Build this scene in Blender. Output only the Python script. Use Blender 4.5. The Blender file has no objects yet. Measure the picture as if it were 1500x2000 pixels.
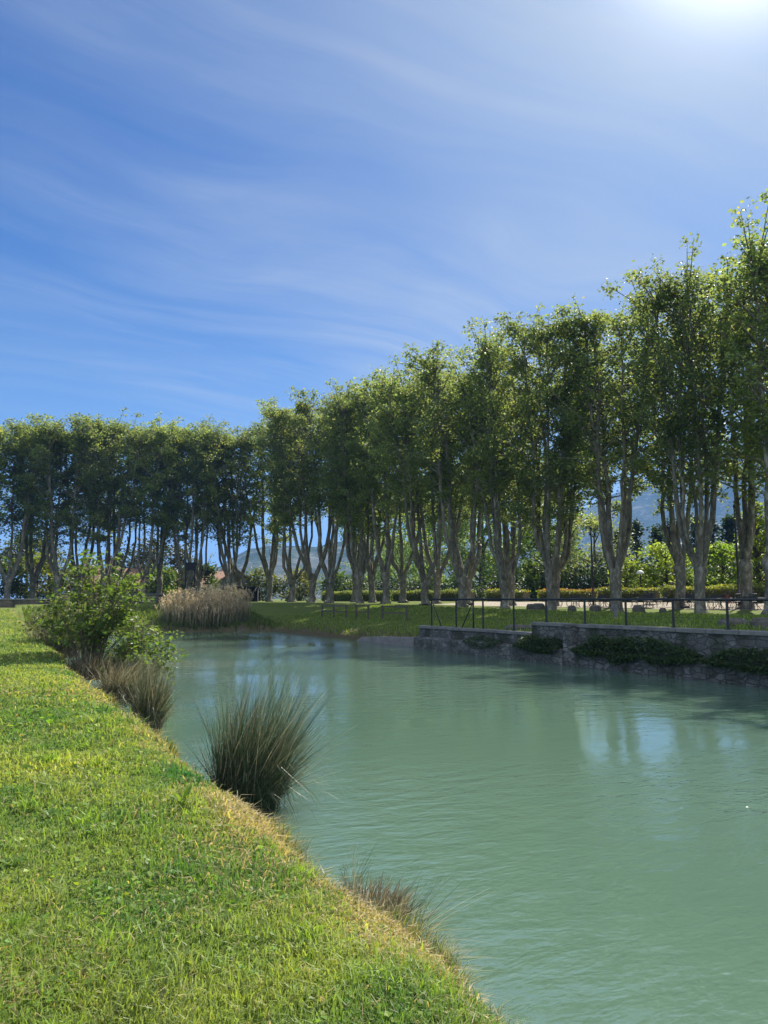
import bpy, math, random
import numpy as np
from math import radians as R, sin, cos, pi

# ------------------------------------------------------------------ camera, sky, sun, exposure
S = bpy.context.scene
COL = S.collection
CAM_YAW, CAM_PITCH = 28.38, 6.714
SUN_AZ, SUN_EL = 58.5, 45.0            # degrees clockwise from +Y (the canal's axis), degrees up
HAZE = 0.00021

cam = bpy.data.cameras.new('camera')
cam.sensor_fit = 'VERTICAL'; cam.sensor_height = 36.0; cam.lens = 36.0*1444/2000
cam.clip_start = 0.05; cam.clip_end = 20000
co = bpy.data.objects.new('camera', cam); COL.objects.link(co)
co.location = (0, 0, 2.5)
co.rotation_euler = (R(90+CAM_PITCH), 0, R(-CAM_YAW))
S.camera = co

sd = (sin(R(SUN_AZ))*cos(R(SUN_EL)), cos(R(SUN_AZ))*cos(R(SUN_EL)), sin(R(SUN_EL)))
W = bpy.data.worlds.new('World'); S.world = W; W.use_nodes = True

class NT:
    """tiny helper round a node tree"""
    def __init__(s, tree): s.t = tree; s.n = tree.nodes; s.l = tree.links
    def add(s, typ, ins=None, **kw):
        n = s.n.new(typ)
        for k, v in kw.items(): setattr(n, k, v)
        for k, v in (ins or {}).items():
            if hasattr(v, 'is_output'): s.l.new(v, n.inputs[k])
            else: n.inputs[k].default_value = v
        return n
    def math(s, op, a, b=0.0, clamp=False):
        return s.add('ShaderNodeMath', {0: a, 1: b}, operation=op, use_clamp=clamp).outputs[0]
    def vmath(s, op, a, b=(0, 0, 0)):
        n = s.add('ShaderNodeVectorMath', {0: a, 1: b}, operation=op)
        return n.outputs['Value'] if op in ('DOT_PRODUCT', 'LENGTH') else n.outputs[0]
    def noise(s, vec, scale, detail=4.0, rough=0.55, dist=0.0):
        return s.add('ShaderNodeTexNoise', {'Vector': vec, 'Scale': scale, 'Detail': detail, 'Roughness': rough, 'Distortion': dist}).outputs['Fac']
    def ramp(s, fac, stops, interp='LINEAR'):
        n = s.add('ShaderNodeValToRGB', {'Fac': fac}); cr = n.color_ramp; cr.interpolation = interp
        while len(cr.elements) < len(stops): cr.elements.new(0.5)
        for e, (p, c) in zip(cr.elements, stops):
            e.position = p; e.color = (c, c, c, 1) if not hasattr(c, '__len__') else (*c, 1)
        return n.outputs['Color']
    def mix(s, fac, a, b, mode='MIX'):
        n = s.add('ShaderNodeMix', data_type='RGBA', blend_type=mode)
        for i, v in ((0, fac), (6, a), (7, b)):
            if hasattr(v, 'is_output'): s.l.new(v, n.inputs[i])
            else: n.inputs[i].default_value = v if i == 0 else (*v, 1)
        return n.outputs[2]
    def mapping(s, vec, scale=(1, 1, 1), rot=(0, 0, 0), loc=(0, 0, 0)):
        return s.add('ShaderNodeMapping', {'Vector': vec, 'Scale': scale, 'Rotation': rot, 'Location': loc}).outputs[0]

def build_world():
    t = NT(W.node_tree); t.n.clear()
    sky = t.add('ShaderNodeTexSky', sky_type='NISHITA')
    sky.sun_disc = False; sky.sun_elevation = R(SUN_EL); sky.sun_rotation = R(SUN_AZ)
    sky.altitude = 100; sky.air_density = 1.0; sky.dust_density = 0.6; sky.ozone_density = 1.6
    d = t.add('ShaderNodeTexCoord').outputs['Generated']
    sep = t.add('ShaderNodeSeparateXYZ', {0: d})
    den = t.math('ADD', t.math('MAXIMUM', sep.outputs[2], 0.0), 0.10)
    pl = t.add('ShaderNodeCombineXYZ', {0: t.math('DIVIDE', sep.outputs[0], den), 1: t.math('DIVIDE', sep.outputs[1], den), 2: 0.0}).outputs[0]
    # high cirrus: long combed streaks, broken up by a broad mask
    warp = t.add('ShaderNodeTexNoise', {'Vector': pl, 'Scale': 0.5, 'Detail': 3.0}).outputs['Color']
    plw = t.vmath('ADD', pl, t.vmath('SCALE', t.vmath('SUBTRACT', warp, (0.5, 0.5, 0.5)), (0, 0, 0)))
    scl = t.add('ShaderNodeVectorMath', {0: t.vmath('SUBTRACT', warp, (0.5, 0.5, 0.5)), 'Scale': 1.1}, operation='SCALE').outputs[0]
    plw = t.vmath('ADD', pl, scl)
    st = t.noise(t.mapping(plw, (0.42, 1.5, 1), (0, 0, R(62)), (3.1, 0.7, 0)), 1.3, 8, 0.58, 0.25)
    st2 = t.noise(t.mapping(plw, (0.25, 2.6, 1), (0, 0, R(40)), (7.7, 2.3, 0)), 1.1, 6, 0.6)
    broad = t.noise(t.mapping(pl, (1, 1, 1), (0, 0, 0), (5.3, 1.9, 0)), 0.55, 3, 0.5)
    fib = t.noise(t.mapping(plw, (0.5, 5.5, 1), (0, 0, R(55)), (1.7, 4.3, 0)), 1.6, 8, 0.66, 0.35)
    dt = t.vmath('DOT_PRODUCT', d, sd)
    dtp = t.math('MAXIMUM', dt, 0.0)
    near = t.ramp(dt, [(0.50, 0.12), (0.80, 1.0)])            # the cirrus sheet is thicker on the sun's side
    a = t.math('MULTIPLY', t.ramp(st, [(0.36, 0.0), (0.74, 1.0)]), t.ramp(broad, [(0.36, 0.10), (0.62, 1.0)]))
    a = t.math('MULTIPLY', a, t.ramp(fib, [(0.30, 0.25), (0.68, 1.5)]))
    b = t.math('MULTIPLY', t.ramp(st2, [(0.48, 0.0), (0.8, 1.0)]), 0.35)
    # finer white wisps lower down, above the trees
    w3 = t.noise(t.mapping(plw, (0.35, 2.2, 1), (0, 0, R(74)), (9.2, 5.6, 0)), 1.5, 9, 0.62, 0.5)
    band = t.ramp(sep.outputs[2], [(0.16, 0.15), (0.30, 1.0), (0.44, 0.6), (0.60, 0.0)])
    w3 = t.math('MULTIPLY', t.math('MULTIPLY', t.ramp(w3, [(0.46, 0.0), (0.72, 1.0)]), band), t.ramp(dt, [(0.50, 0.10), (0.78, 0.62)]))
    cl = t.math('MULTIPLY', t.math('MULTIPLY', t.math('ADD', a, b, True), near), 0.72)
    cl = t.math('ADD', t.math('MULTIPLY', cl, t.math('SUBTRACT', 1.0, w3)), w3, True)
    veil = t.math('MULTIPLY', t.math('POWER', dtp, 9.0), 0.80)
    cov = t.math('ADD', t.math('MULTIPLY', cl, t.math('SUBTRACT', 1.0, veil)), veil, True)
    lowk = t.ramp(sep.outputs[2], [(0.12, 1.0), (0.48, 0.0)])
    skyc = t.mix(1.0, sky.outputs[0], t.mix(lowk, (0.045, 0.33, 0.76), (0.42, 0.65, 0.86)), 'MULTIPLY')
    c = t.mix(cov, skyc, (4.5, 5.0, 5.5))
    # bright cloud added to the unseen sky behind the viewer, to lift the shade
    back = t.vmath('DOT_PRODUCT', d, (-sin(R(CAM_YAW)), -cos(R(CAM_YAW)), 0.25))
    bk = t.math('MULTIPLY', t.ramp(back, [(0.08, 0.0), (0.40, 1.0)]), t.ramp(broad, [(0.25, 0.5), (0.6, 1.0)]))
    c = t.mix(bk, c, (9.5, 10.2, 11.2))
    g1 = t.math('MULTIPLY', t.math('POWER', dtp, 190.0), 20.0)
    g2 = t.math('MULTIPLY', t.math('POWER', dtp, 36.0), 0.9)
    glow = t.add('ShaderNodeVectorMath', {0: (1.0, 0.96, 0.88), 'Scale': t.math('ADD', g1, g2)}, operation='SCALE').outputs[0]
    c = t.mix(1.0, c, glow, 'ADD')
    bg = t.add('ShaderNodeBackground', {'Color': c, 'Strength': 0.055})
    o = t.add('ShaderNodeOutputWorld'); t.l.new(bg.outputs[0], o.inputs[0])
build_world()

sl = bpy.data.lights.new('sun', 'SUN'); sl.energy = 5.0; sl.angle = R(0.53); sl.color = (1.0, 0.93, 0.82)
so = bpy.data.objects.new('sun', sl); COL.objects.link(so)
so.rotation_euler = (R(90-SUN_EL), 0, R(180-SUN_AZ)); so.location = (60, 40, 60)

S.view_settings.view_transform = 'Standard'; S.view_settings.look = 'None'
S.view_settings.exposure = 1.25; S.view_settings.gamma = 1.0; S.view_settings.use_curve_mapping = False
S.render.engine = 'CYCLES'
S.cycles.max_bounces = 7; S.cycles.diffuse_bounces = 3; S.cycles.glossy_bounces = 3
S.cycles.transmission_bounces = 5; S.cycles.transparent_max_bounces = 6; S.cycles.volume_bounces = 0
S.cycles.caustics_reflective = False; S.cycles.caustics_refractive = False
S.cycles.sample_clamp_indirect = 6.0
S.cycles.use_denoising = True

# ------------------------------------------------------------------ helpers
rng = np.random.default_rng(11)
rnd = random.Random(5)

def link(o, parent=None):
    COL.objects.link(o)
    if parent is not None: o.parent = parent
    return o
def tag(o, label=None, cat=None, group=None, kind=None):
    if label: o['label'] = label
    if cat: o['category'] = cat
    if group: o['group'] = group
    if kind: o['kind'] = kind
    return o
def empty(name, loc, rz=0.0, sc=1.0):
    o = bpy.data.objects.new(name, None); o.empty_display_size = 0.3
    o.location = loc; o.rotation_euler = (0, 0, rz); o.scale = (sc, sc, sc) if not hasattr(sc, '__len__') else sc
    return link(o)
def copy_tree(o, parent=None):
    c = o.copy(); COL.objects.link(c)
    if parent is not None: c.parent = parent
    for ch in list(o.children): copy_tree(ch, c)
    return c

class MB:
    """collects numpy chunks of vertices / faces (+ a tint per vertex) into ONE mesh"""
    def __init__(s): s.V = []; s.F = []; s.T = []; s.n = 0
    def put(s, v, faces, tint=None):
        v = np.asarray(v, float).reshape(-1, 3)
        for f in faces:
            f = np.asarray(f, int); s.F.append(f + s.n)
        s.V.append(v); s.n += len(v)
        if tint is None: tint = np.tile((1.0, 1.0, 1.0), (len(v), 1))
        s.T.append(np.asarray(tint, float).reshape(-1, 3) if np.asarray(tint).size > 3 else np.tile(tint, (len(v), 1)))
    def tube(s, pts, rad, sides=8, tint=None, cap=True):
        pts = np.asarray(pts, float); k = len(pts); rad = np.broadcast_to(np.asarray(rad, float), (k,))
        d = np.gradient(pts, axis=0); d /= np.linalg.norm(d, axis=1)[:, None] + 1e-9
        ref = np.array((1.0, 0.0, 0.0)) if abs(d[0][0]) < 0.9 else np.array((0.0, 1.0, 0.0))
        a = np.linspace(0, 2*pi, sides, endpoint=False); rings = []
        for i in range(k):
            u = np.cross(d[i], ref); u /= np.linalg.norm(u) + 1e-9; w = np.cross(d[i], u); ref = np.cross(u, d[i])
            rings.append(pts[i] + rad[i]*(np.cos(a)[:, None]*u + np.sin(a)[:, None]*w))
        v = np.concatenate(rings); j = np.arange(sides); jn = (j+1) % sides
        q = np.concatenate([np.stack([i*sides+j, i*sides+jn, (i+1)*sides+jn, (i+1)*sides+j], 1) for i in range(k-1)])
        fs = [q]
        if cap: fs += [np.arange(sides)[None, ::-1], (k-1)*sides+np.arange(sides)[None]]
        s.put(v, fs, tint)
    def box(s, x0, x1, y0, y1, z0, z1, tint=None):
        v = [(x0, y0, z0), (x1, y0, z0), (x1, y1, z0), (x0, y1, z0), (x0, y0, z1), (x1, y0, z1), (x1, y1, z1), (x0, y1, z1)]
        s.put(v, [np.array([(0, 3, 2, 1), (4, 5, 6, 7), (0, 1, 5, 4), (1, 2, 6, 5), (2, 3, 7, 6), (3, 0, 4, 7)])], tint)
    def mesh(s, name, mat, smooth=False):
        m = bpy.data.meshes.new(name)
        V = np.concatenate(s.V); sizes = np.concatenate([np.full(len(f), f.shape[1]) for f in s.F])
        idx = np.concatenate([f.ravel() for f in s.F])
        m.vertices.add(len(V)); m.vertices.foreach_set('co', V.ravel().astype(np.float32))
        m.loops.add(len(idx)); m.loops.foreach_set('vertex_index', idx.astype(np.int32))
        st = np.concatenate([[0], np.cumsum(sizes)[:-1]])
        m.polygons.add(len(sizes)); m.polygons.foreach_set('loop_start', st.astype(np.int32))
        m.polygons.foreach_set('use_smooth', np.full(len(sizes), smooth))
        T = np.concatenate(s.T); at = m.color_attributes.new('tint', 'FLOAT_COLOR', 'POINT')
        at.data.foreach_set('color', np.concatenate([T, np.ones((len(T), 1))], 1).ravel().astype(np.float32))
        m.materials.append(mat); m.update(calc_edges=True); m.validate()
        return m
    def build(s, name, mat, parent=None, smooth=False):
        return link(bpy.data.objects.new(name, s.mesh(name, mat, smooth)), parent)

def bevel(o, w=0.01, seg=2):
    md = o.modifiers.new('bevel', 'BEVEL'); md.width = w; md.segments = seg; md.limit_method = 'ANGLE'
    return o

def vnoise(x, y, seed=0):
    """smooth value noise, numpy"""
    x = np.asarray(x, float); y = np.asarray(y, float)
    xi = np.floor(x).astype(np.int64); yi = np.floor(y).astype(np.int64); fx = x-xi; fy = y-yi
    fx = fx*fx*(3-2*fx); fy = fy*fy*(3-2*fy)
    def h(a, b):
        n = (a*374761393 + b*668265263 + seed*1442695041) & 0xffffffff
        n = ((n ^ (n >> 13))*1274126177) & 0xffffffff
        return ((n ^ (n >> 16)) & 0xffff)/65535.0
    return (h(xi, yi)*(1-fx)+h(xi+1, yi)*fx)*(1-fy)+(h(xi, yi+1)*(1-fx)+h(xi+1, yi+1)*fx)*fy
def fbm(x, y, oct=4, seed=0):
    s = 0; a = 0.5
    for i in range(oct): s = s + a*vnoise(x*2**i, y*2**i, seed+i); a *= 0.5
    return s/(1-0.5**oct)
def sstep(a, b, x):
    t = np.clip((np.asarray(x, float)-a)/(b-a), 0, 1); return t*t*(3-2*t)

# ------------------------------------------------------------------ materials
def new_mat(name):
    m = bpy.data.materials.new(name); m.use_nodes = True; t = NT(m.node_tree); t.n.clear()
    return m, t
def out(t, shader, disp=None):
    o = t.add('ShaderNodeOutputMaterial'); t.l.new(shader, o.inputs[0])
def leaf_mat(name, col, trans, k=0.45, rough=0.5, spec=0.3):
    m, t = new_mat(name)
    tint = t.add('ShaderNodeAttribute', attribute_name='tint').outputs['Color']
    ob = t.add('ShaderNodeObjectInfo').outputs['Random']
    v = t.ramp(ob, [(0.0, 0.86), (1.0, 1.14)])
    c = t.mix(1.0, t.mix(1.0, tint, col, 'MULTIPLY'), v, 'MULTIPLY')
    c2 = t.mix(1.0, t.mix(1.0, tint, trans, 'MULTIPLY'), v, 'MULTIPLY')
    p = t.add('ShaderNodeBsdfPrincipled', {'Base Color': c, 'Roughness': rough, 'Specular IOR Level': spec})
    tr = t.add('ShaderNodeBsdfTranslucent', {'Color': c2})
    mx = t.add('ShaderNodeMixShader', {0: k, 1: p.outputs[0], 2: tr.outputs[0]})
    out(t, mx.outputs[0]); return m
def plain_mat(name, col, rough=0.6, metal=0.0, var=0.15, scale=6.0, bump=0.0, spec=0.4):
    m, t = new_mat(name)
    g = t.add('ShaderNodeTexCoord').outputs['Object']
    n = t.noise(g, scale, 5)
    lo = tuple(x*(1-var) for x in col); hi = tuple(min(1, x*(1+var)) for x in col)
    ins = {'Base Color': t.ramp(n, [(0.3, lo), (0.7, hi)]), 'Roughness': rough, 'Metallic': metal, 'Specular IOR Level': spec}
    if bump: ins['Normal'] = t.add('ShaderNodeBump', {'Strength': bump, 'Distance': 0.02, 'Height': t.noise(g, scale*3, 6)}).outputs[0]
    out(t, t.add('ShaderNodeBsdfPrincipled', ins).outputs[0]); return m

def bark_mat():
    m, t = new_mat('plane_bark')
    g = t.add('ShaderNodeTexCoord').outputs['Object']
    gm = t.mapping(g, (1, 1, 0.45))
    n1 = t.noise(gm, 3.2, 4, 0.6, 0.6); n2 = t.noise(gm, 9.0, 3)
    c = t.ramp(n1, [(0.38, (0.075, 0.066, 0.048)), (0.46, (0.14, 0.128, 0.095)), (0.56, (0.17, 0.16, 0.12)), (0.62, (0.32, 0.30, 0.23))])
    c = t.mix(0.35, c, t.ramp(n2, [(0.4, (0.07, 0.062, 0.045)), (0.65, (0.23, 0.21, 0.165))]))
    b = t.add('ShaderNodeBump', {'Strength': 0.5, 'Distance': 0.03, 'Height': n2})
    out(t, t.add('ShaderNodeBsdfPrincipled', {'Base Color': c, 'Roughness': 0.85, 'Normal': b.outputs[0], 'Specular IOR Level': 0.2}).outputs[0])
    return m

def ground_mat():
    m, t = new_mat('ground')
    g = t.add('ShaderNodeTexCoord').outputs['Object']; sp = t.add('ShaderNodeSeparateXYZ', {0: g})
    big = t.noise(g, 0.35, 4); mid = t.noise(g, 2.2, 5); fine = t.noise(g, 28.0, 4, 0.7)
    gr = t.ramp(mid, [(0.3, (0.08, 0.12, 0.022)), (0.5, (0.12, 0.165, 0.032)), (0.72, (0.18, 0.20, 0.06))])
    gr = t.mix(t.ramp(big, [(0.4, 0.0), (0.7, 0.5)]), gr, (0.15, 0.16, 0.05))
    gr = t.mix(0.6, gr, t.ramp(fine, [(0.3, (0.03, 0.05, 0.01)), (0.7, (0.15, 0.19, 0.045))]))
    # bare, dry earth on the steep rim of the banks
    wob = t.math('MULTIPLY', t.math('SUBTRACT', t.noise(g, 3.0, 4), 0.5), 0.5)
    low = t.math('LESS_THAN', t.math('ADD', sp.outputs[2], wob), 0.62)
    dirt = t.ramp(fine, [(0.3, (0.045, 0.036, 0.022)), (0.7, (0.15, 0.115, 0.07))])
    c = t.mix(t.math('MULTIPLY', low, 0.9), gr, dirt)
    # pale gravel of the terrace behind the trees
    wx = t.math('ADD', sp.outputs[0], t.math('MULTIPLY', t.math('SUBTRACT', big, 0.5), 2.5))
    inx = t.math('MULTIPLY', t.math('GREATER_THAN', wx, 39.8), t.math('LESS_THAN', wx, 47.5))
    iny = t.math('MULTIPLY', t.math('LESS_THAN', sp.outputs[1], 64.0), t.math('GREATER_THAN', sp.outputs[1], -40.0))
    grav = t.ramp(fine, [(0.3, (0.24, 0.21, 0.165)), (0.7, (0.38, 0.34, 0.28))])
    c = t.mix(t.math('MULTIPLY', inx, iny), c, grav)
    b = t.add('ShaderNodeBump', {'Strength': 0.7, 'Distance': 0.05, 'Height': t.math('ADD', fine, mid)})
    out(t, t.add('ShaderNodeBsdfPrincipled', {'Base Color': c, 'Roughness': 0.95, 'Normal': b.outputs[0], 'Specular IOR Level': 0.1}).outputs[0])
    return m

def water_mat():
    m, t = new_mat('canal_water')
    g = t.add('ShaderNodeTexCoord').outputs['Object']
    n0 = t.noise(g, 0.12, 3)
    c = t.ramp(n0, [(0.3, (0.078, 0.141, 0.098)), (0.7, (0.092, 0.155, 0.111))])
    w1 = t.noise(t.mapping(g, (1, 2.1, 1), (0, 0, R(38))), 1.7, 4, 0.5, 0.4)
    w2 = t.noise(t.mapping(g, (1, 1.8, 1), (0, 0, R(20))), 8.5, 2, 0.5, 0.3)
    patch = t.ramp(t.noise(t.mapping(g, (0.8, 1, 1)), 0.13, 3, 0.5), [(0.40, 0.15), (0.62, 1.0)])
    h = t.math('ADD', w1, t.math('MULTIPLY', w2, 0.26))
    b = t.add('ShaderNodeBump', {'Strength': 1.0, 'Distance': t.math('MULTIPLY', patch, 0.045), 'Height': h})
    out(t, t.add('ShaderNodeBsdfPrincipled', {'Base Color': c, 'Roughness': 0.04, 'IOR': 1.75, 'Subsurface Weight': 1.0, 'Subsurface Radius': (1.0, 1.0, 0.9), 'Subsurface Scale': 1.4, 'Normal': b.outputs[0]}).outputs[0])
    return m

def stone_mat(name, c0, c1, mort, sc=2.2, axis='YZ'):
    m, t = new_mat(name)
    g = t.add('ShaderNodeTexCoord').outputs['Object']
    gm = t.mapping(t.vmath('ADD', g, t.add('ShaderNodeVectorMath', {0: t.add('ShaderNodeTexNoise', {'Vector': g, 'Scale': 3.0}).outputs['Color'], 'Scale': 0.12}, operation='SCALE').outputs[0]), (1, 1, 1.9))
    vd = t.add('ShaderNodeTexVoronoi', {'Vector': gm, 'Scale': sc}, feature='DISTANCE_TO_EDGE').outputs['Distance']
    vc = t.add('ShaderNodeTexVoronoi', {'Vector': gm, 'Scale': sc}).outputs['Color']
    rv = t.add('ShaderNodeSeparateColor', {0: vc}).outputs[0]
    n = t.noise(g, 14, 5, 0.65)
    c = t.mix(t.math('MULTIPLY', rv, 1.0), c0, c1)
    c = t.mix(0.4, c, t.ramp(n, [(0.3, tuple(x*0.5 for x in c0)), (0.7, c1)]))
    e = t.ramp(vd, [(0.02, 0.0), (0.09, 1.0)])
    c = t.mix(e, mort, c)
    sp = t.add('ShaderNodeSeparateXYZ', {0: g}).outputs[2]
    moss = t.math('MULTIPLY', t.ramp(t.noise(t.mapping(g, (1, 1, 0.5)), 1.3, 5), [(0.45, 0.0), (0.62, 1.0)]), 0.75)
    c = t.mix(moss, c, (0.028, 0.036, 0.018))
    b = t.add('ShaderNodeBump', {'Strength': 0.6, 'Distance': 0.04, 'Height': t.math('ADD', e, t.math('MULTIPLY', n, 0.5))})
    out(t, t.add('ShaderNodeBsdfPrincipled', {'Base Color': c, 'Roughness': 0.9, 'Normal': b.outputs[0], 'Specular IOR Level': 0.2}).outputs[0])
    return m

def mountain_mat():
    m, t = new_mat('mountain')
    g = t.add('ShaderNodeTexCoord').outputs['Object']
    n = t.noise(g, 0.006, 8, 0.65); n2 = t.noise(t.mapping(g, (1, 1, 0.5)), 0.02, 6, 0.7)
    c = t.ramp(n, [(0.40, (0.035, 0.055, 0.03)), (0.54, (0.06, 0.08, 0.045)), (0.66, (0.16, 0.155, 0.14))])
    c = t.mix(t.ramp(n2, [(0.52, 0.0), (0.66, 0.7)]), c, (0.22, 0.21, 0.195))
    b = t.add('ShaderNodeBump', {'Strength': 0.8, 'Distance': 25.0, 'Height': n2})
    out(t, t.add('ShaderNodeBsdfPrincipled', {'Base Color': c, 'Roughness': 1.0, 'Normal': b.outputs[0], 'Specular IOR Level': 0.0}).outputs[0])
    return m

M = {}
M['bark'] = bark_mat(); M['ground'] = ground_mat(); M['water'] = water_mat(); M['mountain'] = mountain_mat()
M['plane_leaf'] = leaf_mat('plane_leaf', (0.080, 0.124, 0.042), (0.32, 0.40, 0.085), 0.48)
M['leaf'] = leaf_mat('leaf', (1, 1, 1), (2.0, 2.0, 0.8), 0.42)
M['leaf_dry'] = leaf_mat('dry_leaf', (1, 1, 1), (1.3, 1.3, 0.9), 0.3)
M['grass'] = leaf_mat('grass_blade', (1, 1, 1), (1.75, 1.75, 0.7), 0.42, 0.5, 0.25)
M['sedge'] = leaf_mat('sedge_blade', (1, 1, 1), (1.15, 1.15, 0.8), 0.25, 0.45, 0.35)
M['twig'] = plain_mat('twig_bark', (0.17, 0.13, 0.09), 0.9, 0, 0.3, 8)
M['dark_bark'] = plain_mat('dark_bark', (0.09, 0.07, 0.05), 0.9, 0, 0.3, 5, 0.4)
M['wall'] = stone_mat('rubble_stone', (0.075, 0.075, 0.074), (0.24, 0.235, 0.22), (0.075, 0.072, 0.068), 2.7)
M['coping'] = plain_mat('coping_stone', (0.17, 0.165, 0.155), 0.9, 0, 0.25, 3, 0.5)
M['tan_wall'] = stone_mat('tan_stone', (0.12, 0.10, 0.075), (0.20, 0.165, 0.12), (0.11, 0.09, 0.07), 1.8)
M['concrete'] = plain_mat('concrete', (0.22, 0.20, 0.19), 0.9, 0, 0.22, 2.5, 0.3)
M['iron'] = plain_mat('painted_iron', (0.018, 0.020, 0.022), 0.5, 0.0, 0.3, 9)
M['wood'] = plain_mat('weathered_wood', (0.10, 0.085, 0.065), 0.9, 0, 0.3, 7, 0.3)
M['white'] = plain_mat('white_paint', (0.75, 0.75, 0.73), 0.6, 0, 0.06, 4)
M['red'] = plain_mat('red_cloth', (0.42, 0.06, 0.04), 0.85, 0, 0.15, 9)
M['navy'] = plain_mat('dark_table_top', (0.030, 0.035, 0.055), 0.45, 0, 0.2, 8)
M['plaster'] = plain_mat('ochre_plaster', (0.48, 0.40, 0.30), 0.9, 0, 0.12, 1.5)
M['tiles'] = plain_mat('clay_roof_tiles', (0.34, 0.20, 0.14), 0.9, 0, 0.25, 4, 0.4)
M['dark'] = plain_mat('dark_timber', (0.012, 0.012, 0.014), 0.8, 0, 0.3, 4)
M['glass'] = plain_mat('window_glass', (0.03, 0.04, 0.05), 0.1, 0, 0.2, 2)
M['stone'] = plain_mat('boulder_stone', (0.095, 0.088, 0.07), 0.95, 0, 0.35, 4, 0.8)

# ------------------------------------------------------------------ ground, water, hills
XL, XR, YE = 2.36, 20.15, 57.0
def lawn_z(X, Y):
    z = 0.85 + 0.14*sstep(22.2, 23.0, Y) + 0.0195*np.clip(Y-23, 0, 38)
    return z + np.clip(-X, 0, 30)*0.012 + 0.05*(fbm(X*0.7, Y*0.7, 3, 4)-0.5) + 0.02*(vnoise(X*4, Y*4, 9)-0.5)
def ground_z(X, Y):
    X = np.asarray(X, float); Y = np.asarray(Y, float)
    wig = 0.26*(fbm(Y*0.8, Y*0+3.3, 4, 2)-0.5)
    dl = (XL+wig) - X; dr = X - XR; de = Y - YE - 0.9*np.sin(X*0.5) + 0.05*(X-12)
    d = np.maximum(np.maximum(dl, dr), de)
    bed = -0.6
    # left lawn: rounded turf rim
    rim = np.interp(dl, [-0.05, 0.0, 0.10, 0.22, 0.36, 0.60, 1.0], [0, 0.22, 0.62, 0.84, 0.93, 0.985, 1.0])
    zl = bed + (lawn_z(X, Y)-bed)*rim
    # right bank: level behind the wall, a grassy slope further on
    far = sstep(33.0, 35.0, Y); mid = sstep(24.0, 24.4, Y)
    top = 1.49*(1-mid) + 1.08*mid
    lawn_r = 1.66 + 0.45*sstep(34, 80, Y); lawn_r = np.maximum(lawn_r, 1.66 + 0.58*sstep(37, 46, X))
    zw = np.interp(dr, [0, 0.12, 0.16, 0.5, 7.0, 9.5, 20], [-0.6, -0.6, 0, 0, 0.82, 1, 1])
    zw = np.where(dr < 0.15, bed, top + (lawn_r-top)*np.clip(zw, 0, 1))
    sl_ = np.interp(dr, [-0.3, 0, 0.25, 0.6, 1.6, 4, 8, 12, 20], [-0.6, -0.15, 0.22, 0.40, 0.60, 0.95, 1.35, 1.66, 1.66])
    zs = sl_ + (lawn_r-1.66)*sstep(2, 12, dr)
    zr = zw*(1-far) + zs*far
    ze = np.interp(de, [-0.4, 0, 0.5, 1.2, 4, 9, 16, 30], [-0.6, -0.1, 0.25, 0.42, 0.8, 1.45, 2.0, 2.1])
    z = np.where(X < XL+0.3, zl, np.where((dr > de) , zr, ze))
    # right of the basin's end the two banks blend
    bl = sstep(YE-2, YE+8, Y)*sstep(2, XL+0.3, X)*(1-sstep(XR, XR+14, X))
    z = np.where((Y > YE-2) & (X > 2), z*(1-bl)+np.maximum(ze, zs*(dr > 0))*bl, z)
    z = np.where((Y > YE) & (X <= XL+0.3), zl*(1-sstep(YE, YE+6, Y)) + (lawn_z(X, Y))*sstep(YE, YE+6, Y), z)
    inside = (d < -0.45)
    z = np.where(inside, bed, z)
    fz = sstep(90, 160, np.hypot(X, Y))
    z = z*(1-fz) + 2.25*fz
    z = z + np.where(inside, 0, 0.05*(fbm(X*0.5, Y*0.5, 3, 7)-0.5)*(1-fz))
    return z
def axis(parts):
    return np.unique(np.concatenate([np.arange(a, b, s) for a, b, s in parts] + [np.array([parts[-1][1]])]).round(4))
gx = axis([(-9000, -1000, 2000), (-1000, -100, 150), (-100, -20, 10), (-20, -4, 0.8), (-4, 1.2, 0.25), (1.2, 2.7, 0.06), (2.7, 19.6, 1.2), (19.6, 21.2, 0.08), (21.2, 36, 0.6), (36, 100, 5), (100, 1000, 120), (1000, 9000, 2000)])
gy = axis([(-9000, -1000, 2000), (-1000, -40, 120), (-40, 0, 3), (0, 8, 0.25), (8, 22, 0.5), (22, 25, 0.12), (25, 32, 0.7), (32, 36, 0.3), (36, 54, 1.0), (54, 66, 0.4), (66, 120, 3), (120, 1000, 110), (1000, 9000, 2000)])
GX, GY = np.meshgrid(gx, gy, indexing='ij'); GZ = ground_z(GX, GY)
mb = MB(); ny = len(gy); I, J = np.meshgrid(np.arange(len(gx)-1), np.arange(ny-1), indexing='ij')
a = (I*ny+J).ravel(); mb.put(np.stack([GX, GY, GZ], -1).reshape(-1, 3), [np.stack([a, a+ny, a+ny+1, a+1], 1)])
tag(mb.build('ground', M['ground'], smooth=True), 'mown grass ground with gravel terrace and fields', None, None, 'structure')

mb = MB(); mb.put([(1.6, -30, 0), (21.0, -30, 0), (21.0, 60, 0), (1.6, 60, 0)], [np.array([(0, 1, 2, 3)])])
tag(mb.build('water', M['water']), None, None, None, 'structure')

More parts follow.
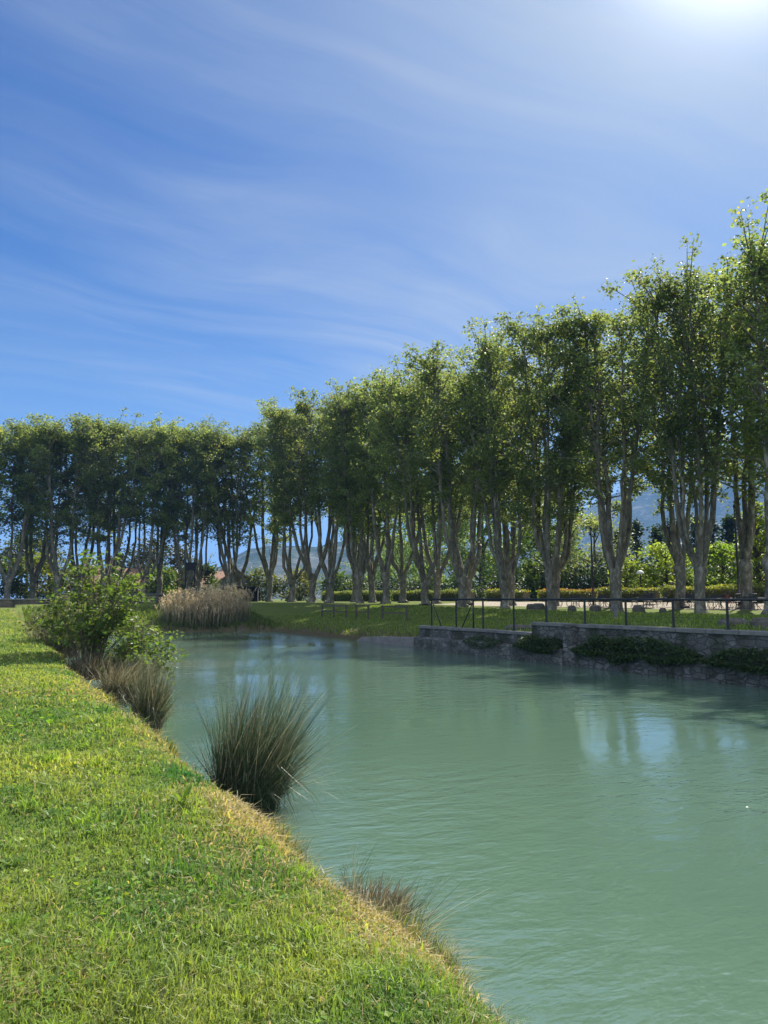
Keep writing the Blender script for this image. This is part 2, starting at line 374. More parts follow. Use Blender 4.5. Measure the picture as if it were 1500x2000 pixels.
def hill(name, a0, a1, ridge, r0, r1, seed, rough):
    """a range seen from the canal: azimuth a0..a1 (degrees from +Y), ridge = [(az, height)], from distance r0 (foot) to r1 (crest) and down behind"""
    na, nr = 140, 44
    A = np.linspace(R(a0), R(a1), na); T = np.linspace(0, 1.35, nr); AA, TT = np.meshgrid(A, T, indexing='ij')
    hh = np.interp(np.degrees(A), [p[0] for p in ridge], [p[1] for p in ridge])[:, None]
    prof = np.where(TT < 1, 0.10*TT + 0.90*sstep(0.05, 1.0, TT)**1.15, 1-(TT-1)*1.4)
    Rr = r0 + (r1-r0)*TT
    X = np.sin(AA)*Rr; Y = np.cos(AA)*Rr
    n = fbm(X*rough, Y*rough, 5, seed) - 0.5
    spur = np.abs(fbm(X*rough*2.2, Y*rough*2.2, 4, seed+20)-0.5)*2
    Z = 1.0 + hh*prof*(1 + 0.30*n - 0.22*spur*np.sin(np.clip(TT, 0, 1)*pi))
    mb = MB(); I, J = np.meshgrid(np.arange(na-1), np.arange(nr-1), indexing='ij'); a = (I*nr+J).ravel()
    mb.put(np.stack([X, Y, Z], -1).reshape(-1, 3), [np.stack([a, a+nr, a+nr+1, a+1], 1)])
    return mb.build(name, M['mountain'], smooth=True)
tag(hill('mountain', 22, 82, [(22, 60), (28, 130), (33, 190), (40, 270), (46, 370), (50, 450), (54, 520), (57, 570), (62, 600), (70, 560), (82, 300)], 1500, 2900, 3, 0.0022),
    'long hazy blue limestone mountain behind the trees', None, None, 'structure')
tag(hill('hills', 12, 36, [(12, 5), (14.5, 40), (16.5, 92), (18, 118), (20, 126), (23, 118), (27, 135), (31, 120), (36, 60)], 1000, 1650, 8, 0.004),
    'low wooded hills beyond the end of the avenue', None, None, 'structure')

# ------------------------------------------------------------------ leaves
def leaves(mb, P, size, tint, up=0.45, width=0.85, droop=0.0):
    """one folded leaf (two triangles) per point"""
    n = len(P); size = np.broadcast_to(size, (n,))[:, None]
    N = rng.normal(size=(n, 3)); N[:, 2] = np.abs(N[:, 2])*(1+up) + up; N /= np.linalg.norm(N, axis=1)[:, None]
    D = rng.normal(size=(n, 3)); D[:, 2] -= droop; D -= (D*N).sum(1)[:, None]*N; D /= np.linalg.norm(D, axis=1)[:, None]+1e-9
    B = np.cross(N, D); w = size*width*0.5
    fold = N*size*0.12
    v = np.stack([P, P+D*size*0.55+B*w+fold, P+D*size, P+D*size*0.55-B*w+fold], 1).reshape(-1, 3)
    i = np.arange(n)*4
    f = np.concatenate([np.stack([i, i+1, i+2], 1), np.stack([i, i+2, i+3], 1)])
    mb.put(v, [f], np.repeat(np.broadcast_to(tint, (n, 3)), 4, 0))
def shade(n, base, var=0.25, warm=0.15):
    t = np.tile(np.asarray(base, float), (n, 1)); b = 1+var*(rng.random((n, 1))*2-1); w = warm*(rng.random(n)*2-1)
    t = t*b; t[:, 0] *= 1+w; return t

# ------------------------------------------------------------------ plane trees
def plane_tree(seed, H, crown0, nst, bow, dens=1.0):
    """pollarded plane: short stout trunk, several tall near-vertical limbs, a narrow leafy crown"""
    global rng
    keep = rng; rng = np.random.default_rng(seed)
    wood = MB(); lf = MB()
    ht = rng.uniform(2.1, 3.0)
    zz = np.array([0, 0.12, 0.4, 1.0, ht*0.75, ht, ht+0.35])
    rr = np.array([0.64, 0.48, 0.375, 0.325, 0.345, 0.42, 0.26])
    wob = rng.normal(size=(7, 2))*0.05; wob[0] = 0
    wood.tube(np.column_stack([wob, zz]), rr, 14)
    tips = []
    az0 = rng.uniform(0, 2*pi)
    for s in range(nst):
        az = az0 + 2*pi*s/nst + rng.normal()*0.35
        r1 = rng.uniform(0.75, 1.25)*bow; top = H*rng.uniform(0.85, 0.935); rt = r1 + rng.uniform(0.0, 2.3)
        z1 = ht + rng.uniform(1.4, 3.6)
        zs = np.concatenate([[ht-0.35, ht+0.25, (ht+z1)/2+0.2, z1], np.linspace(z1+1.3, top, 11)])
        rs = np.concatenate([[0.15, 0.30*bow*0.8, r1*0.60, r1*0.92], r1+(rt-r1)*np.linspace(0.08, 1, 11)])
        wx = np.cumsum(rng.normal(size=len(zs))*0.085); wy = np.cumsum(rng.normal(size=len(zs))*0.085); wx[:2] = 0; wy[:2] = 0
        pts = np.column_stack([np.cos(az)*rs+wx, np.sin(az)*rs+wy, zs])
        thick = rng.uniform(0.12, 0.21)
        tt = np.clip((zs-ht)/(top-ht), 0, 1)
        rad = thick*(1-tt)**0.75 + 0.022; rad[0] *= 1.25
        wood.tube(pts, rad, 9)
        def at(z): return np.array([np.interp(z, zs, pts[:, k]) for k in range(3)])
        if rng.random() < 0.4:      # a dead, bare side shoot under the crown
            z = rng.uniform(ht+1.5, crown0); p = at(z); a2 = az+rng.normal()*0.8; L = rng.uniform(1.2, 2.6)
            q = p + L*np.array([np.cos(a2)*0.45, np.sin(a2)*0.45, 0.85])
            wood.tube([p, p*0.5+q*0.5+rng.normal(size=3)*0.08, q], [0.075, 0.05, 0.02], 6)
            tips.append((q, 0.5))
        z = crown0 + rng.uniform(-1.8, 1.0)
        while z < top:
            f = (z-crown0)/(H-crown0)
            p = at(z); a2 = az + rng.normal()*1.25
            L = np.interp(f, [-0.1, 0.1, 0.45, 0.8, 1.0], [2.2, 3.6, 4.3, 3.6, 2.3])*rng.uniform(0.4, 1.15)
            el = rng.uniform(0.15, 0.95) + 0.25*f
            dirv = np.array([np.cos(a2)*cos(el), np.sin(a2)*cos(el), sin(el)])
            q1 = p + dirv*L*0.5; q2 = p + dirv*L + np.array([0, 0, rng.uniform(-0.25, 0.35)])
            wood.tube([p, q1, q2], [0.05+0.02*L/2.6, 0.035, 0.012], 5, cap=False)
            for k in range(5):
                u = rng.uniform(0.25, 1.0); b = p + (q2-p)*u
                dd = dirv*0.5 + rng.normal(size=3)*0.75; dd /= np.linalg.norm(dd); l2 = rng.uniform(0.45, 1.0)
                e = b + dd*l2
                wood.tube([b, e], [0.016, 0.006], 3, cap=False)
                tips.append((b*0.4+e*0.6, l2))
            tips.append((q2, 0.6))
            z += rng.uniform(0.29, 0.60)
        tp = at(top)                # a rounded head at the limb's end
        for k in range(24):
            a2 = rng.uniform(0, 2*pi); el = rng.uniform(-0.2, 1.2); L = rng.uniform(0.7, 2.1)
            e = tp + L*np.array([np.cos(a2)*cos(el), np.sin(a2)*cos(el), 0.55*sin(el)])
            wood.tube([tp-(0, 0, 0.4), (tp+e)/2, e], [0.022, 0.014, 0.006], 4, cap=False); tips.append((e, 0.8))
    P = []
    for p, l in tips:
        n = max(3, int(rng.poisson(24*dens*(0.5+l*0.7))))
        c = np.column_stack([rng.uniform(-1, 1, n)*rng.random(n)**0.3*0.52, rng.uniform(-1, 1, n)*rng.random(n)**0.3*0.52, np.clip(rng.normal(size=n), -2, 2)*0.15])
        P.append(p + c*(0.6+0.7*l))
    P = np.concatenate(P); n = len(P)
    t = shade(n, (1, 1, 1), 0.30, 0.12)
    old = rng.random(n) < 0.02; t[old] = (1.7, 1.2, 0.8)
    leaves(lf, P, rng.uniform(0.12, 0.27, n), t, 0.35, 0.95, 0.5)
    wm = wood.mesh('trunk', M['bark'], True); lm = lf.mesh('crown', M['plane_leaf'])
    rng = keep
    return wm, lm, H

VAR = [plane_tree(101, 22.0, 8.4, 5, 1.15), plane_tree(102, 22.0, 8.6, 6, 1.3, 0.85), plane_tree(103, 22.0, 9.0, 4, 1.25),
       plane_tree(104, 22.0, 9.2, 4, 1.5, 0.95), plane_tree(105, 22.0, 8.0, 6, 1.0, 0.72), plane_tree(106, 22.0, 8.6, 4, 0.7, 0.75),
       plane_tree(107, 22.0, 9.0, 3, 0.9, 0.95), plane_tree(108, 22.0, 7.8, 5, 1.4, 0.8), plane_tree(109, 22.0, 9.4, 5, 0.85, 0.78)]
ORD = ['first', 'second', 'third', 'fourth', 'fifth', 'sixth', 'seventh', 'eighth', 'ninth', 'tenth', 'eleventh', 'twelfth', 'thirteenth', 'fourteenth', 'fifteenth', 'sixteenth']
def put_tree(x, y, h, v, rz, label, group, girth=1.0):
    wm, lm, H = VAR[v]; s = h/H
    z = float(ground_z(x, y)) - 0.05
    r = empty('plane_tree', (x, y, z), rz, (s*girth*rnd.uniform(0.88, 1.14), s*girth*rnd.uniform(0.88, 1.14), s))
    r.rotation_euler = (rnd.gauss(0, 0.022), rnd.gauss(0, 0.022), rz)
    tag(r, label, 'tree', group)
    link(bpy.data.objects.new('trunk', wm), r); link(bpy.data.objects.new('crown', lm), r)
    return r
front = [(23.8, 20.5, 5, 1.5), (28.1, 20.5, 4, 2.0), (34.3, 20.9, 8, 1.1), (40.3, 20.9, 0, 4.0), (45.6, 20.6, 7, 2.6), (51.0, 21.5, 2, 0.9),
         (57.3, 22.2, 1, 3.3), (64.5, 23.2, 6, 5.2), (70.5, 23.6, 4, 1.5), (77.3, 24.2, 2, 2.2), (82.9, 24.4, 3, 4.4), (89.7, 25.2, 1, 5.6), (98.6, 25.6, 0, 0.3)]
for i, (y, h, v, rz) in enumerate(front):
    put_tree(35+rnd.uniform(-0.25, 0.25), y, h, v, rz, f'tall plane tree, {ORD[i]} from the right in the front row beside the lawn', 'plane trees in the row beside the canal')
second = [(20.5, 19.5, 0, 1.0), (29.4, 20.4, 5, 2.1), (34.4, 20.0, 5, 0.2), (40.6, 19.4, 3, 1.7), (46.8, 19.8, 4, 3.9), (52.6, 21.0, 8, 2.4), (58.9, 22.0, 2, 5.5),
          (65.4, 23.0, 3, 0.7), (72.2, 23.4, 7, 4.6), (78.4, 24.0, 0, 2.9), (84.7, 24.4, 5, 1.3), (91.3, 25.0, 6, 3.1)]
for i, (y, h, v, rz) in enumerate(second):
    put_tree(41.2+rnd.uniform(-0.4, 0.4), y, h, v, rz, f'plane tree, {ORD[i]} from the right in the second row behind the lawn', 'plane trees in the back row')
endrow = [(-3.2, 21.6, 1, 0.3), (2.6, 21.8, 3, 2.2), (7.9, 22.6, 4, 1.0), (13.2, 23.4, 0, 3.0), (18.0, 22.4, 2, 4.1), (23.4, 23.4, 1, 5.0), (28.9, 24.2, 4, 0.6), (-9.0, 21.6, 0, 2.0)]
for i, (x, h, v, rz) in enumerate(sorted(endrow)):
    put_tree(x, 97+rnd.uniform(-0.4, 0.4), h, v, rz, f'distant plane tree, {ORD[i]} from the left in the row across the basin end', 'plane trees across the end of the basin')
endback = [(-6.1, 21.5, 2, 1.2), (0.2, 21.8, 5, 0.4), (5.6, 22.8, 0, 3.5), (10.9, 23.2, 3, 2.5), (15.6, 23.6, 1, 5.8), (21.0, 23.2, 5, 1.9), (26.4, 24.0, 2, 0.8), (32.0, 24.8, 3, 4.9)]
for i, (x, h, v, rz) in enumerate(endback):
    put_tree(x, 103+rnd.uniform(-0.4, 0.4), h, v, rz, f'distant plane tree, {ORD[i]} from the left in the back row across the basin end', 'plane trees in the back row across the end')

# ------------------------------------------------------------------ other trees and shrubs
def leafy(name, x, y, H, Wd, shape, lsize, nleaf, col, label, cat='tree', group=None, base=0.15, trunk_r=None, mat='leaf', seed=None, clump=None):
    """a tree or bush: trunk with limbs and clumps of leaves through the crown's volume"""
    z0 = float(ground_z(x, y))-0.05
    root = empty(name, (x, y, z0)); tag(root, label, cat, group)
    wood = MB(); lf = MB(); tr = trunk_r or H*0.018+0.05
    k = clump or 60
    C = []
    while len(C) < k:
        u = rng.uniform(0, 1); a = rng.uniform(0, 2*pi)
        if shape == 'round': prof = math.sqrt(max(0, 1-(2*u-0.95)**2/1.1))
        elif shape == 'poplar': prof = np.interp(u, [0, 0.15, 0.5, 1], [0.45, 0.9, 1, 0.18])
        elif shape == 'conifer': prof = np.interp(u, [0, 0.08, 1], [0.8, 1, 0.03])
        elif shape == 'cypress': prof = np.interp(u, [0, 0.2, 0.6, 1], [0.6, 1, 0.8, 0.05])
        elif shape == 'umbrella': prof = np.interp(u, [0, 0.35, 0.7, 1], [0.9, 1.0, 0.75, 0.3])
        r = prof*math.sqrt(rng.uniform(0.12, 1))*rng.uniform(0.75, 1.08)
        C.append((cos(a)*r*Wd/2, sin(a)*r*Wd/2, H*(base+(1-base)*u*0.97)))
    C = np.array(C)
    wood.tube([(0, 0, 0), (0.03*H*0.2, 0, H*0.3), (0, 0.02, H*0.6), (0, 0, H*0.9)], [tr*1.3, tr, tr*0.6, 0.02], 8)
    for c in C[:: max(1, k//26)]:
        zb = max(0.12*H, c[2]-rng.uniform(0.08, 0.22)*H); b = np.array((0, 0, min(zb, 0.88*H)))
        wood.tube([b, (b+c)/2+(0, 0, 0.02*H), c], [tr*0.35, tr*0.22, 0.012], 5, cap=False)
    per = max(4, nleaf//k); sp = Wd*0.5/ (k**0.34)*0.9
    P = np.repeat(C, per, 0) + rng.normal(size=(k*per, 3))*np.array((sp, sp, sp*0.8))*0.62
    P[:, 2] = np.maximum(P[:, 2], 0.05)
    cb = np.repeat(1+0.22*(rng.random(k)*2-1), per)[:, None]
    leaves(lf, P, rng.uniform(0.7, 1.3, len(P))*lsize, shade(len(P), col, 0.25, 0.14)*cb, 0.4, 0.8)
    wood.build('trunk', M['dark_bark'], root, True); lf.build('crown', M[mat], root)
    return root
YG = (0.17, 0.22, 0.045); LG = (0.10, 0.15, 0.03); OG = (0.17, 0.20, 0.11); DG = (0.022, 0.040, 0.018); MG = (0.06, 0.095, 0.025)
# poplars seen between the trunks
for i, (x, y, h, w) in enumerate([(74, 85, 21, 12), (75, 95, 24, 12), (76, 105, 25, 13), (78, 116, 26, 13), (80, 129, 26, 14), (82, 144, 27, 15), (84, 162, 28, 16)]):
    leafy('poplar_tree', x, y, h, w, 'poplar', 0.45, 9000, (0.15, 0.21, 0.045), f'light green poplar behind the plane rows, {ORD[i]} of its row counting from the right', 'tree', 'poplars behind the avenue', 0.06)
leafy('olive_tree', 60, 61.5, 9.4, 9.0, 'round', 0.32, 4400, OG, 'broad grey green olive tree behind the hedge, around the thin lamp mast', 'tree', None, 0.05)
leafy('shrub_tree', 58, 67.0, 11.5, 7.0, 'round', 0.34, 3600, MG, 'tall bushy mid green tree behind the hedge, just left of the olive tree', 'tree', None, 0.05)
leafy('young_tree', 53, 45.7, 5.0, 6.0, 'round', 0.28, 3000, YG, 'bright yellow green young tree behind the hedge, left of the thin curved trunk', 'tree', 'young trees behind the hedge', 0.12)
leafy('young_tree', 53, 40.0, 4.7, 4.6, 'round', 0.28, 2400, (0.15, 0.22, 0.04), 'bright green young tree behind the hedge, right of the forked plane trunk', 'tree', 'young trees behind the hedge', 0.12)
leafy('young_tree', 52, 36.2, 7.6, 3.6, 'poplar', 0.30, 1800, YG, 'sparse yellow green sapling behind the hedge near the right edge', 'tree', 'young trees behind the hedge', 0.12)
leafy('young_tree', 50, 47.5, 3.8, 3.2, 'round', 0.24, 1400, YG, 'small yellow green tree behind the hedge, directly right of the stout plane trunk', 'tree', 'young trees behind the hedge', 0.1)
con = [(92, 89, 12), (92, 85, 13), (93, 81.5, 12), (92, 78, 12.5), (94, 75, 13), (93, 71.5, 11.5), (92, 68, 12), (94, 65, 12.5), (92, 61.5, 12), (93, 58, 15), (93, 54, 12)]
for i, (x, y, h) in enumerate(con):
    leafy('conifer_tree', x, y, h, 6.2, 'conifer', 0.5, 2000, DG, f'dark green conifer below the mountain, {ORD[i]} from the left in its row', 'tree', 'dark conifers below the mountain', 0.02)
leafy('umbrella_pine', 6.6, 142, 10.5, 13, 'umbrella', 0.5, 2600, (0.05, 0.06, 0.028), 'wide flat topped pine far behind the left end of the end row', 'tree', None, 0.55)
leafy('cypress_tree', 10.2, 143, 12.5, 2.6, 'cypress', 0.4, 1500, DG, 'thin dark cypress far left, the taller of two', 'tree', 'cypresses beyond the basin', 0.02)
leafy('cypress_tree', 20.6, 135, 8.2, 2.4, 'cypress', 0.4, 1200, DG, 'small dark cypress standing alone in the gap of sky', 'tree', 'cypresses beyond the basin', 0.02)
leafy('round_tree', 24.8, 126, 10.0, 15, 'round', 0.5, 5200, (0.035, 0.042, 0.020), 'large dark round tree behind the end row, right of the cypress gap', 'tree', None, 0.12)
bg = [(1.5, 112, 6.2, 8, MG, 'mid green thicket at the far left edge behind the end row'), (6.5, 111, 6.4, 8, (0.13, 0.155, 0.03), 'yellowish green thicket behind the end row, under the pine'),
      (12, 114, 5.2, 8, (0.12, 0.145, 0.035), 'yellow green shrub mass behind the end row, seen through the mulberry top'), (17, 112, 4.0, 6, MG, 'green shrub mass in front of the small cypress'),
      (22, 110, 4.8, 7, (0.09, 0.14, 0.03), 'fresh green shrub mass below the large round tree'), (29, 113, 6.0, 6, MG, 'green shrub mass between the large round tree and the raised board'),
      (41, 120, 5.0, 8, (0.08, 0.10, 0.025), 'olive green shrub mass behind the dark hut'), (47, 117, 5.0, 8, (0.12, 0.13, 0.035), 'yellow olive shrub mass right of the dark hut'),
      (54, 116, 5.0, 8, MG, 'green shrub mass behind the far end of the long hedge')]
for x, y, h, w, c, l in bg:
    leafy('shrub', x, y, h, w, 'round', 0.42, 2600, c, l, 'shrub', 'shrubs beyond the avenue', 0.02)
for i, y in enumerate(np.arange(34, 120, 8.2)):
    leafy('shrub', 57+3*rnd.random(), float(y), rnd.uniform(2.6, 4.2), 9, 'round', 0.36, 2400, DG if i % 2 else (0.04, 0.06, 0.02),
          f'low dark shrub behind the terrace hedge, {ORD[i]} from the right along it', 'shrub', 'dark shrubs behind the hedge', 0.0)

# ------------------------------------------------------------------ hedges
def hedge(x, y0, y1, z0, zt, w, col, top, label):
    root = empty('hedge', (x, (y0+y1)/2, z0)); tag(root, label, 'hedge', 'clipped hedges behind the trees')
    L = y1-y0; h = zt-z0; core = MB(); core.box(-w*0.36, w*0.36, -L/2+0.15, L/2-0.15, 0, h-0.18)
    core.build('core', M['twig'], root)
    lf = MB(); n = int(L*420)
    P = np.column_stack([rng.uniform(-w/2, w/2, n), rng.uniform(-L/2, L/2, n), rng.uniform(0.1, h, n)])
    side = rng.random(n); P[side < 0.45, 0] = -w/2 + rng.normal(size=(side < 0.45).sum())*0.06
    tp = side > 0.72; P[tp, 2] = h + rng.normal(size=tp.sum())*0.05
    P[:, 2] += 0.08*np.sin(P[:, 1]*0.9)
    t = shade(n, col, 0.3, 0.25); t[tp] = shade(tp.sum(), top, 0.3, 0.25)
    leaves(lf, P, rng.uniform(0.10, 0.20, n), t, 0.3, 0.8)
    lf.build('foliage', M['leaf'], root)
HC = (0.14, 0.175, 0.04); HT = (0.21, 0.20, 0.055)
for y0, y1, zt, tp, l in [(24, 41.3, 3.35, (0.20, 0.21, 0.05), 'clipped yellow green hedge behind the chairs at the right edge'), (41.9, 48.2, 3.3, HT, 'clipped hedge with ochre top behind the young tree'),
                       (48.7, 56.0, 3.25, (0.24, 0.14, 0.05), 'clipped hedge with reddish top behind the thin lamp mast'), (58.2, 64.5, 3.3, HT, 'short clipped hedge between two dark gaps'),
                       (67.5, 85.0, 3.4, HC, 'clipped green hedge in the middle of the avenue'), (87.0, 108.0, 3.5, HC, 'clipped hedge at the far end of the avenue')]:
    hedge(47.6, y0, y1, 2.15, zt+0.05, 1.1, HC, tp, l)

# ------------------------------------------------------------------ stone walls of the canal
def prism(mb, prof, y0, y1):
    """closed XZ profile (counter-clockwise seen from -Y) swept along Y, with many rows so that it can be roughened"""
    ys = np.linspace(y0, y1, max(2, int((y1-y0)/0.4)+1)); k = len(prof); p = np.array(prof)
    v = np.concatenate([np.column_stack([p[:, 0]+0.035*(vnoise(np.full(k, y)*1.7, p[:, 1]*2.2, 3)-0.5), np.full(k, y), p[:, 1]+0.02*(vnoise(np.full(k, y)*0.9, p[:, 0], 5)-0.5)]) for y in ys])
    j = np.arange(k); jn = (j+1) % k
    q = np.concatenate([np.stack([i*k+j, i*k+jn, (i+1)*k+jn, (i+1)*k+j], 1) for i in range(len(ys)-1)])
    mb.put(v, [q, np.arange(k)[None, ::-1], ((len(ys)-1)*k+np.arange(k))[None]])
def canal_wall(y0, y1, top, label):
    r = empty('stone_wall', (0, 0, 0)); tag(r, label, 'wall', 'stone retaining walls along the canal')
    r.location = (20.1, (y0+y1)/2, 0)
    ym = (y1-y0)/2; a = MB(); prism(a, [(0.0, -0.7), (0.30, -0.7), (0.30, top-0.14), (0.0, top-0.14), (-0.02, 0.5)], -ym, ym)
    a.build('masonry', M['wall'], r)
    b = MB(); n = int((y1-y0)/1.15); st = (y1-y0)/n
    for i in range(n): prism(b, [(-0.07, top-0.137), (0.36, top-0.137), (0.36, top), (-0.07, top)], -ym+i*st+0.012, -ym+(i+1)*st-0.012)
    bevel(b.build('coping', M['coping'], r), 0.02)
    c = MB(); prism(c, [(-0.42, -0.7), (-0.023, -0.7), (-0.023, 0.60), (-0.30, 0.58), (-0.36, 0.50)], -ym, ym)
    c.build('ledge', M['wall'], r)
canal_wall(24.35, 33.3, 1.14, 'low section of grey rubble stone wall at the left end under the fence gate')
canal_wall(22.15, 24.33, 1.56, 'short raised block of stone wall left of the dark buttress')
canal_wall(2.0, 21.63, 1.56, 'long raised stone wall section with trailing plants at the right')
r = MB(); r.box(-0.32, 0.34, -0.24, 0.24, -0.7, 1.40); r.box(-0.36, 0.38, -0.252, 0.252, 1.402, 1.53)
o = bevel(r.build('stone_buttress', M['wall']), 0.03); o.location = (20.1, 21.89, 0)
tag(o, 'dark square stone buttress between two wall sections', 'buttress')

# plants rooted on the ledge and trailing over it
def ledge_plant(y0, y1, zt, n, label, hi=0.55):
    root = empty('wall_plant', (19.9, (y0+y1)/2, 0.58)); tag(root, label, 'plant', 'plants growing on the ledge of the canal wall')
    lf = MB(); L = y1-y0; w = MB()
    ys = rng.uniform(-L/2, L/2, n); e = 1-(np.abs(ys)/(L/2))**4
    up = hi*(0.25+1.1*vnoise(ys*1.1+y0, ys*0+1.5, 4))*e; dn = 0.45*vnoise(ys*1.7+y0, ys*0+7.5, 6)*e
    h = rng.uniform(-1, 1, n); z = np.where(h > 0, h**0.8*up, h*dn) if False else np.where(h > 0, np.abs(h)**0.8*up, -np.abs(h)*dn)
    x = np.where(z < 0, -0.30-np.abs(rng.normal(size=n))*0.05, rng.uniform(-0.34, 0.12, n)*(1-0.3*np.clip(z/0.6, 0, 1)))
    leaves(lf, np.column_stack([x, ys, z+0.03]), rng.uniform(0.05, 0.12, n), shade(n, (0.040, 0.070, 0.024), 0.4, 0.2), 0.3, 0.75, 0.3)
    lf.build('foliage', M['leaf'], root)
ledge_plant(22.3, 24.9, 1.5, 2600, 'dark leafy tuft on the wall ledge left of the buttress', 0.60)
ledge_plant(15.9, 21.4, 1.5, 6500, 'broad dark band of plants on the wall ledge right of the buttress', 0.62)
ledge_plant(8.5, 15.7, 1.45, 7500, 'dark green band of plants on the wall ledge at the right edge', 0.60)
ledge_plant(26.0, 28.6, 1.05, 700, 'few small plants sprouting on the low wall under the gate', 0.22)

# ------------------------------------------------------------------ iron fence on the canal wall
fx = 20.28
f = empty('metal_fence', (fx, 22.8, 1.1)); tag(f, 'dark metal railing with thin posts along the top of the canal wall', 'fence')
def part_tube(name, parent, off, pts, r, mat, sides=8):
    m_ = MB(); m_.tube(np.array(pts, float)-np.array(off), r, sides); return m_.build(name, M[mat], parent, True)
OFF = (fx, 22.8, 1.1)
for y in (32.42, 30.17, 27.97, 25.73, 23.62, 21.41, 19.35, 17.28, 15.23, 13.15, 11.1, 9.05, 7.0):
    zb = 1.12 if y > 24.35 else 1.55
    m_ = MB(); m_.tube(np.array([(fx, y, zb-0.1), (fx, y, 2.46)])-OFF, 0.042, 8); m_.box(-0.06, 0.06, y-22.8-0.06, y-22.8+0.06, zb-1.1-0.005, zb-1.1+0.03)
    m_.build('post', M['iron'], f)
part_tube('top_rail', f, OFF, [(fx, 6.5, 2.482), (fx, 20, 2.485), (fx, 32.45, 2.482)], 0.044, 'iron')
part_tube('gate_post', f, OFF, [(fx, 28.74, 1.05), (fx, 28.74, 2.46)], 0.04, 'iron')
part_tube('brace', f, OFF, [(fx+0.03, 32.40, 2.40), (fx+0.03, 31.55, 1.12)], 0.028, 'iron')
part_tube('brace', f, OFF, [(fx+0.03, 28.76, 2.40), (fx+0.03, 29.75, 1.12)], 0.028, 'iron')
for z in (1.62, 1.9, 2.18):
    part_tube('wire', f, OFF, [(fx, 6.5, z), (fx, 20, z-0.008), (fx, 32.42, z)], 0.004, 'iron', 4)

# ------------------------------------------------------------------ boat ramp
r = empty('boat_ramp', (20.6, 37, 0)); tag(r, 'concrete boat ramp with low side kerb sloping into the water', 'ramp')
a = MB(); a.put([(-0.35, -3.5, -0.3), (3.6, -3.5, 0.90), (3.6, 0.4, 0.88), (-0.35, 0.4, -0.3), (-0.35, -3.5, -0.9), (3.6, -3.5, 0.4), (3.6, 0.4, 0.4), (-0.35, 0.4, -0.9)],
      [np.array([(0, 1, 2, 3), (7, 6, 5, 4), (0, 4, 5, 1), (1, 5, 6, 2), (2, 6, 7, 3), (3, 7, 4, 0)])]); a.build('slab', M['concrete'], r)
b = MB(); pr = [(4.0, -0.02), (3.2, 0.24), (1.0, 0.36), (-3.6, 0.52)]
vv = [(x, y, z) for y, z in pr for x, z in ((-0.30, z), (-0.02, z), (-0.02, -0.7), (-0.30, -0.7))]
q = [(i*4+j, i*4+(j+1) % 4, (i+1)*4+(j+1) % 4, (i+1)*4+j) for i in range(3) for j in range(4)]
b.put([(x-0.12, y, z) for (x, y, z) in vv], [np.array(q), np.array([(3, 2, 1, 0), (12, 13, 14, 15)])]); bevel(b.build('kerb', M['concrete'], r), 0.02)

# ------------------------------------------------------------------ low wall and things round the basin's end
def low_wall(x0, x1, y, z0, z1, label, mat):
    r = empty('low_wall', ((x0+x1)/2, y, z0)); tag(r, label, 'wall', 'low walls at the end of the basin')
    L = (x1-x0)/2; a = MB(); a.box(-L, L, -0.2, 0.2, -0.5, z1-z0); a.build('masonry', M[mat], r)
    b = MB(); b.box(-L-0.03, L+0.03, -0.25, 0.25, z1-z0+0.002, z1-z0+0.10); bevel(b.build('coping', M['coping'], r), 0.02)
low_wall(-14, 6.2, 76, 1.6, 2.42, 'dark brown stone wall at the far left behind the lawn', 'tan_wall')
low_wall(6.6, 24.5, 79, 1.6, 2.95, 'tan stone wall behind the reeds and the mulberry bush', 'tan_wall')

def reeds(x, y, rx, ry, n, H, label):
    root = empty('reed_bed', (x, y, 0)); tag(root, label, 'reeds')
    st = MB(); pl = MB(); gl = MB()
    for i in range(n):
        a = rng.uniform(0, 2*pi); rr = math.sqrt(rng.random()); px, py = cos(a)*rr*rx, sin(a)*rr*ry
        zb = max(float(ground_z(x+px, y+py)), -0.3); h = H*rng.uniform(0.72, 1.08)*(1-0.25*rr**3)*(0.82+0.18*(px/rx+1)/1.2)
        lx, ly = rng.normal()*0.14*h, rng.normal()*0.10*h
        t = shade(1, (0.60, 0.48, 0.30), 0.25, 0.1)[0]; tg = np.array((0.10, 0.13, 0.04))
        pts = np.array([(px, py, zb), (px+lx*0.3, py+ly*0.3, zb+h*0.5), (px+lx, py+ly, zb+h)])
        tint = np.repeat(np.array([tg*0.8, t*0.75, t]), 3, 0)
        st.tube(pts, [0.018, 0.015, 0.008], 3, tint, False)
        for k in range(4):
            u = rng.uniform(0.15, 0.85); b = pts[0]+(pts[2]-pts[0])*u; ang = rng.uniform(0, 2*pi); l = rng.uniform(0.4, 0.8)
            d = np.array((cos(ang)*0.5, sin(ang)*0.5, 0.8))*l; w = np.array((-sin(ang), cos(ang), 0))*0.022
            c = tg*rng.uniform(0.7, 1.3) if u < 0.36 else t*rng.uniform(0.6, 1.0)
            gl.put([b-w, b+w, b+d*0.6+w*0.8, b+d*0.6-w*0.8, b+d+np.array((0, 0, -0.12))], [np.array([(0, 1, 2, 3)]), np.array([(3, 2, 4)])], c)
        if rng.random() < 0.75:
            m_ = 9; P = pts[2]+np.column_stack([rng.normal(size=m_)*0.05, rng.normal(size=m_)*0.05, rng.uniform(-0.34, 0.06, m_)])
            leaves(pl, P, 0.16, shade(m_, (0.72, 0.58, 0.38), 0.2, 0.1), 0.0, 0.4, -1.5)
    st.build('stem', M['leaf_dry'], root); gl.build('blade', M['leaf_dry'], root); pl.build('plume', M['leaf_dry'], root)
reeds(15.9, 59.6, 3.7, 1.7, 560, 2.95, 'tall tan reed bed with feathery plumes at the far end of the water')

